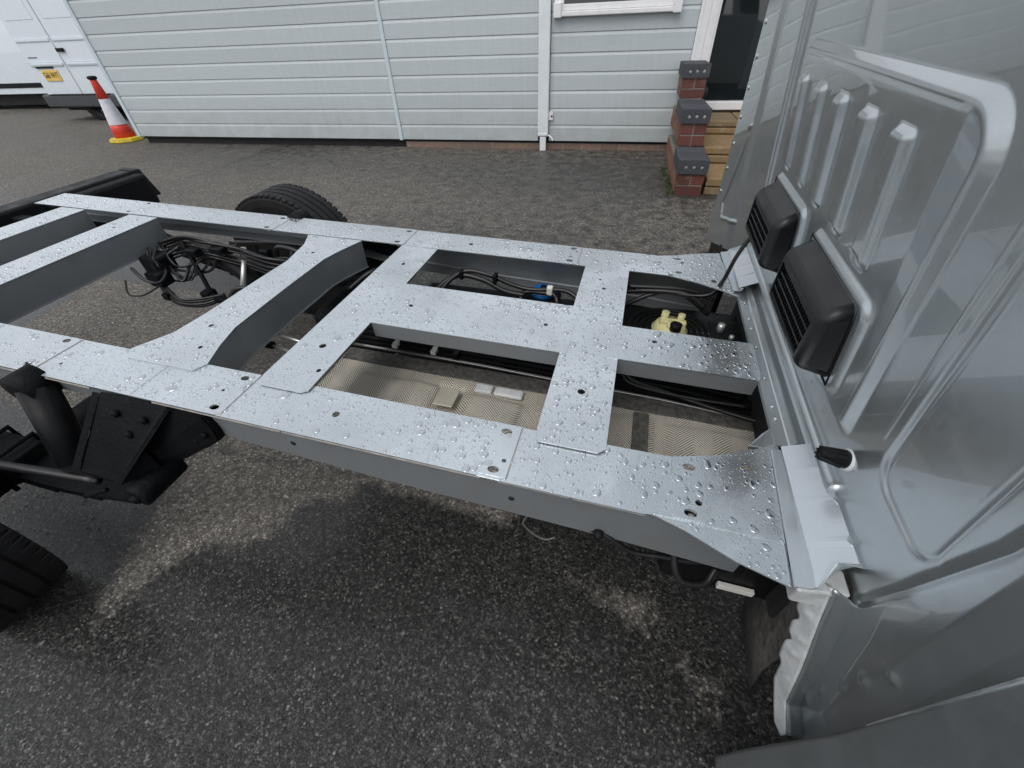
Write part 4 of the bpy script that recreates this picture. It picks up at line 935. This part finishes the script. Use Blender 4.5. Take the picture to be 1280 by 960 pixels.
# seam-sealed flange below the near bracket
R_ = [(.372, .331, .612), (.384, .308, .528), (.405, .285, .42), (.418, .259, .318), (.424, .219, .284)]
O_ = [(.366, .372, .575), (.372, .345, .525), (.388, .322, .43), (.408, .300, .300), (.414, .238, .262), (.420, .217, .270)]
I_ = [(.412, .326, .582), (.422, .309, .499), (.432, .29, .43), (.455, .277, .290), (.456, .233, .270)]
def resamp(P, n):
    P = [Vector(p) for p in P]; L = [0]
    for a, b in zip(P, P[1:]): L.append(L[-1] + (b - a).length)
    out = []
    for i in range(n):
        s_ = L[-1] * i / (n - 1); k = max(j for j in range(len(L)) if L[j] <= s_ + 1e-9); k = min(k, len(P) - 2)
        out.append(P[k].lerp(P[k + 1], (s_ - L[k]) / (L[k + 1] - L[k])))
    return out
n = 70; r1, r2, r3 = resamp(O_, n), resamp(R_, n), resamp(I_, n); bm = bmesh.new(); ra, rb = [], []
for i in range(n):
    wv = sum(math.exp(-((i - c) / 1.1) ** 2) for c in (14, 26, 34, 47)); jag = .010 * sum(1 / (1 + math.exp(-(i - a) * 2)) - 1 / (1 + math.exp(-(i - b) * 2)) for a, b in ((8, 15), (19, 26), (29, 40)))
    o1 = r1[i].lerp(r2[i], .18) + Vector((-.6, .5, 0)) * jag; row = []
    for k in range(9):
        t_ = k / 8; row.append(bm.verts.new(o1.lerp(r2[i], t_) + Vector((-.0045, 0, .0035)) * (wv * math.sin(math.pi * t_) ** 2)))
    ra.append(row); row = []
    for k in range(9):
        t_ = k / 8; row.append(bm.verts.new(r2[i].lerp(r3[i], t_) + Vector((.010, 0, -.003)) * math.sin(math.pi * t_) + Vector((-.004, 0, .002)) * (wv * math.sin(math.pi * t_) ** 2)))
    rb.append(row)
for rows in (ra, rb):
    for a, b in zip(rows, rows[1:]):
        for k in range(8): bm.faces.new((a[k], a[k + 1], b[k + 1], b[k])).material_index = int(rows is rb)
fl = bmo('sealed_flange', bm, M_seal, TR, smooth=True); fl.data.materials.append(M_wall); md = fl.modifiers.new('thickness', 'SOLIDIFY'); md.thickness = .003
hexa('flange_lug', [(.335, .325, .555), (.385, .325, .555), (.385, .36, .555), (.335, .365, .555), (.328, .320, .602), (.400, .330, .602), (.400, .37, .602), (.335, .372, .602)], M_seal, TR, .004)
# black rubber stop on its pale washer
st = lathe('rubber_stop', [(.024, .385), (.024, .379), (.018, .378)][::-1] if 0 else [(.0, 0), (.0, 0)], M_seal, TR) if 0 else None
bm = bmesh.new()
ax = Vector((-1, .02, .12)).normalized(); base = Vector((.390, .490, .708))
wsh = tube('stop_washer', [tuple(base - ax * .002), tuple(base + ax * .006)], .0175, M_seal, TR, 24, smooth=False)
rs_ = bmo('rubber_stop', tubebm(bmesh.new(), [tuple(base + ax * .005), tuple(base + ax * .030), tuple(base + ax * .043)], [.014, .0095], 20, 4, True), M_black, TR, smooth=True)
for i in range(9):
    a = 2 * math.pi * i / 9; u1 = ax.orthogonal().normalized(); u2 = ax.cross(u1); d = u1 * math.cos(a) + u2 * math.sin(a)
    tube('stop_rib', [tuple(base + ax * .01 + d * .0135), tuple(base + ax * .044 + d * .0095)], .0018, M_black, rs_, 6, smooth=False)
# ------------------------------------------------------------------ cab air vents
def vent(y0, y1, label=None):
    # hooded box: louvred mouth faces the load bed, hood slopes back up to the panel
    nrm = Vector((-1, 0, -.15)).normalized(); up = Vector((-.15, 0, 1)).normalized()
    z0, z1 = .745, .885
    def P(y, z, off): return (float(wallx(np.array(y), np.array(z))) - off - .006, y, z)
    bm = bmesh.new(); D = .060
    bk = [P(y0, z0, .006), P(y1, z0, .006), P(y1, z1, .006), P(y0, z1, .006)]
    fr = [P(y0 + .004, z0 + .012, D), P(y1 - .004, z0 + .012, D), P(y1 - .004, z1 - .024, D * .80), P(y0 + .004, z1 - .024, D * .80)]
    a = [bm.verts.new(p) for p in bk]; b = [bm.verts.new(p) for p in fr]
    for i in range(4): bm.faces.new((a[i], a[(i + 1) % 4], b[(i + 1) % 4], b[i]))
    ff = bm.faces.new(b[::-1]); bm.faces.new(a)
    es = [e for e in bm.edges if not all(v in a for v in e.verts)]
    bmesh.ops.bevel(bm, geom=es, offset=.017, segments=6, affect='EDGES', profile=.5)
    bmesh.ops.recalc_face_normals(bm, faces=bm.faces)
    # recess the mouth
    mouth = max(bm.faces, key=lambda f: (f.calc_area() if f.normal.x < -.8 and f.calc_center_median().x < .33 else 0))
    r = bmesh.ops.inset_region(bm, faces=[mouth], thickness=.003, depth=0)
    q = bmesh.ops.extrude_face_region(bm, geom=[mouth]); mv = [e for e in q['geom'] if isinstance(e, bmesh.types.BMVert)]
    bmesh.ops.translate(bm, verts=mv, vec=(.018, 0, 0)); bmesh.ops.delete(bm, geom=[mouth], context='FACES')
    o = bmo('air_vent', bm, M_vent, TR, smooth=False, recalc=False)
    me_ = o.data
    for p_ in me_.polygons: p_.use_smooth = p_.area < .0008
    # louvres: long horizontal slats split by fine uprights
    ya, yb = y0 + .020, y1 - .020
    for k in range(6):
        z = z0 + .030 + k * .0150; off = D - (D * .20) * (k / 5.) - .005
        c = Vector(P(ya, z, off)); b_ = bmesh.new(); box(b_, (-.002, 0, -.001), (.014, yb - ya, .0015)); b_.transform(Matrix.Translation(c) @ Matrix.Rotation(math.radians(24), 4, 'Y'))
        bmo('louvre', b_, M_slat if 0 else M_vent, o)
    b_ = bmesh.new(); y = ya
    while y < yb:
        c1 = Vector(P(y, z0 + .024, D - .006)); c2 = Vector(P(y, z1 - .036, D * .8 - .006))
        tubebm(b_, [tuple(c1), tuple(c2)], .0011, 4, 1, False); y += .0115
    stuff(bmo('louvre_uprights', b_, M_vent, o))
    gk = bmesh.new(); tubebm(gk, [P(y0 - .004, z0 - .004, .004), P(y1 + .004, z0 - .004, .004), P(y1 + .004, z1 + .004, .004), P(y0 - .004, z1 + .004, .004), P(y0 - .004, z0 - .004, .004)], .003, 6, 1, False)
    bmo('gasket', gk, M_black, o); return o
vent(.628, .890); vent(1.000, 1.250)
# black cable from the panel down into the frame
cb_ = tube('cab_cable', [(.395, 1.20, .775), (.365, 1.20, .775), (.34, 1.205, .76), (.318, 1.20, .70), (.306, 1.2, .62), (.285, 1.195, .575), (.235, 1.195, .562), (.16, 1.20, .56), (.06, 1.205, .555)], .0055, M_hose, TR, 10)
tube('cab_cable', [(.345, 1.208, .765), (.322, 1.208, .70), (.312, 1.206, .62), (.29, 1.2, .57), (.22, 1.203, .555)], .003, M_hose, cb_, 8)
tube('cable_boot', [(.40, 1.20, .776), (.372, 1.20, .776), (.352, 1.203, .771)], .0095, M_black, cb_, 12)
# ------------------------------------------------------------------ rain drops on every flat plate
def droplets():
    caps = []
    nseg = 10; rings = [(1.0, 0.0), (.95, .50), (.80, .82), (.45, .97)]
    bv = [(r * math.cos(2 * math.pi * s / nseg), r * math.sin(2 * math.pi * s / nseg), h) for r, h in rings for s in range(nseg)] + [(0, 0, 1)]
    bf = [(k * nseg + s, k * nseg + (s + 1) % nseg, (k + 1) * nseg + (s + 1) % nseg, (k + 1) * nseg + s) for k in range(3) for s in range(nseg)] + [(3 * nseg + s, 3 * nseg + (s + 1) % nseg, 4 * nseg) for s in range(nseg)]
    bv = np.array(bv); V, F = [], []; nb = 0
    used = {}
    tl = sorted(range(len(tops)), key=lambda i: -tops[i][2])
    for ti in tl:
        out, holes, z, dn = tops[ti]; xs_ = [p[0] for p in out]; ys_ = [p[1] for p in out]
        area = (max(xs_) - min(xs_)) * (max(ys_) - min(ys_))
        for it in range(int(area * 30000)):
            x, y = rng.uniform(min(xs_), max(xs_)), rng.uniform(min(ys_), max(ys_))
            if x < -3.2: continue
            wgt = .5 + .5 * math.sin(x * 5.1 + 2 * math.sin(y * 7)) * math.sin(y * 9 + x * 2.3)
            big = rng.random() < (.07 + .07 * wgt) * (2.2 if x > -.35 else 1)
            r = min(.0092, .0010 * math.exp(abs(rng.normal(0, .62)))) if not big else rng.uniform(.0030, .0078)
            if rng.random() > .35 + .65 * wgt: continue
            if not inpoly(x, y, out) or any(inpoly(x, y, h) for h in holes): continue
            if any(tops[j][2] > z and inpoly(x, y, tops[j][0]) for j in tl): continue
            if not all(inpoly(x + dx * r, y + dy * r, out) for dx, dy in ((1, 0), (-1, 0), (0, 1), (0, -1))): continue
            key = (int(x / .01), int(y / .01)); ok = True
            for a in (-1, 0, 1):
                for b in (-1, 0, 1):
                    for (x2, y2, r2) in used.get((key[0] + a, key[1] + b), ()):
                        if (x - x2) ** 2 + (y - y2) ** 2 < (r + r2) ** 2 * .95: ok = False
            if not ok: continue
            if r > .006 and rng.random() < .12: r *= rng.uniform(1.1, 1.35)
            used.setdefault(key, []).append((x, y, r))
            el_ = 1 + (abs(rng.normal(0, .18)) if r < .009 else rng.uniform(.3, 1.0)); a = rng.uniform(0, 6.3)
            q = bv.copy(); wob = 1 + (.09 * np.sin(2 * np.arctan2(q[:, 1], q[:, 0]) + a * 3) + .05 * np.sin(3 * np.arctan2(q[:, 1], q[:, 0]) + a)) * (r > .003)
            q[:, 0] *= r * el_ * wob; q[:, 1] *= r * wob; q[:, 2] *= min(.0016, r * .22)
            c, s = math.cos(a), math.sin(a); q[:, :2] = q[:, :2] @ np.array([[c, s], [-s, c]])
            q += (x, y, z + .0001); V.append(q); F += [tuple(i + nb for i in f) for f in bf]; nb += len(q)
    o = raw('water_drops', np.concatenate(V), F, M_drop, TR, True); stuff(o); print('drops', nb // len(bv))
droplets()
# loose chippings in the asphalt near the camera (the ones large enough to be seen one by one)
ico = bmesh.new(); bmesh.ops.create_icosphere(ico, subdivisions=1, radius=1); iv = np.array([v.co[:] for v in ico.verts]); fi = [[v.index for v in f.verts] for f in ico.faces]; ico.free()
V, F, nb = [], [], 0
for i in range(5200):
    x = rng.uniform(-2.6, 1.3); y = rng.uniform(-.5, 1.6) if i < 4200 else rng.uniform(1.6, 5.5)
    r = rng.uniform(.0015, .0042); q = iv * (r * rng.uniform(.8, 1.6), r, r * .45) * (1 + rng.normal(0, .18, (len(iv), 1))); a = rng.uniform(0, 6.3); c, s = math.cos(a), math.sin(a)
    q[:, :2] = q[:, :2] @ np.array([[c, s], [-s, c]]); gzv = .004 * math.sin(x * 1.3 + .5) * math.cos(y * 1.1)
    q += (x, y, gzv + r * .1); V.append(q); F += [tuple(k + nb for k in f_) for f_ in fi]; nb += len(q)
stuff(tag(raw('gravel_chippings', np.concatenate(V), F, M_pebble), 'small pale stone chippings set in the wet asphalt', 'gravel'))
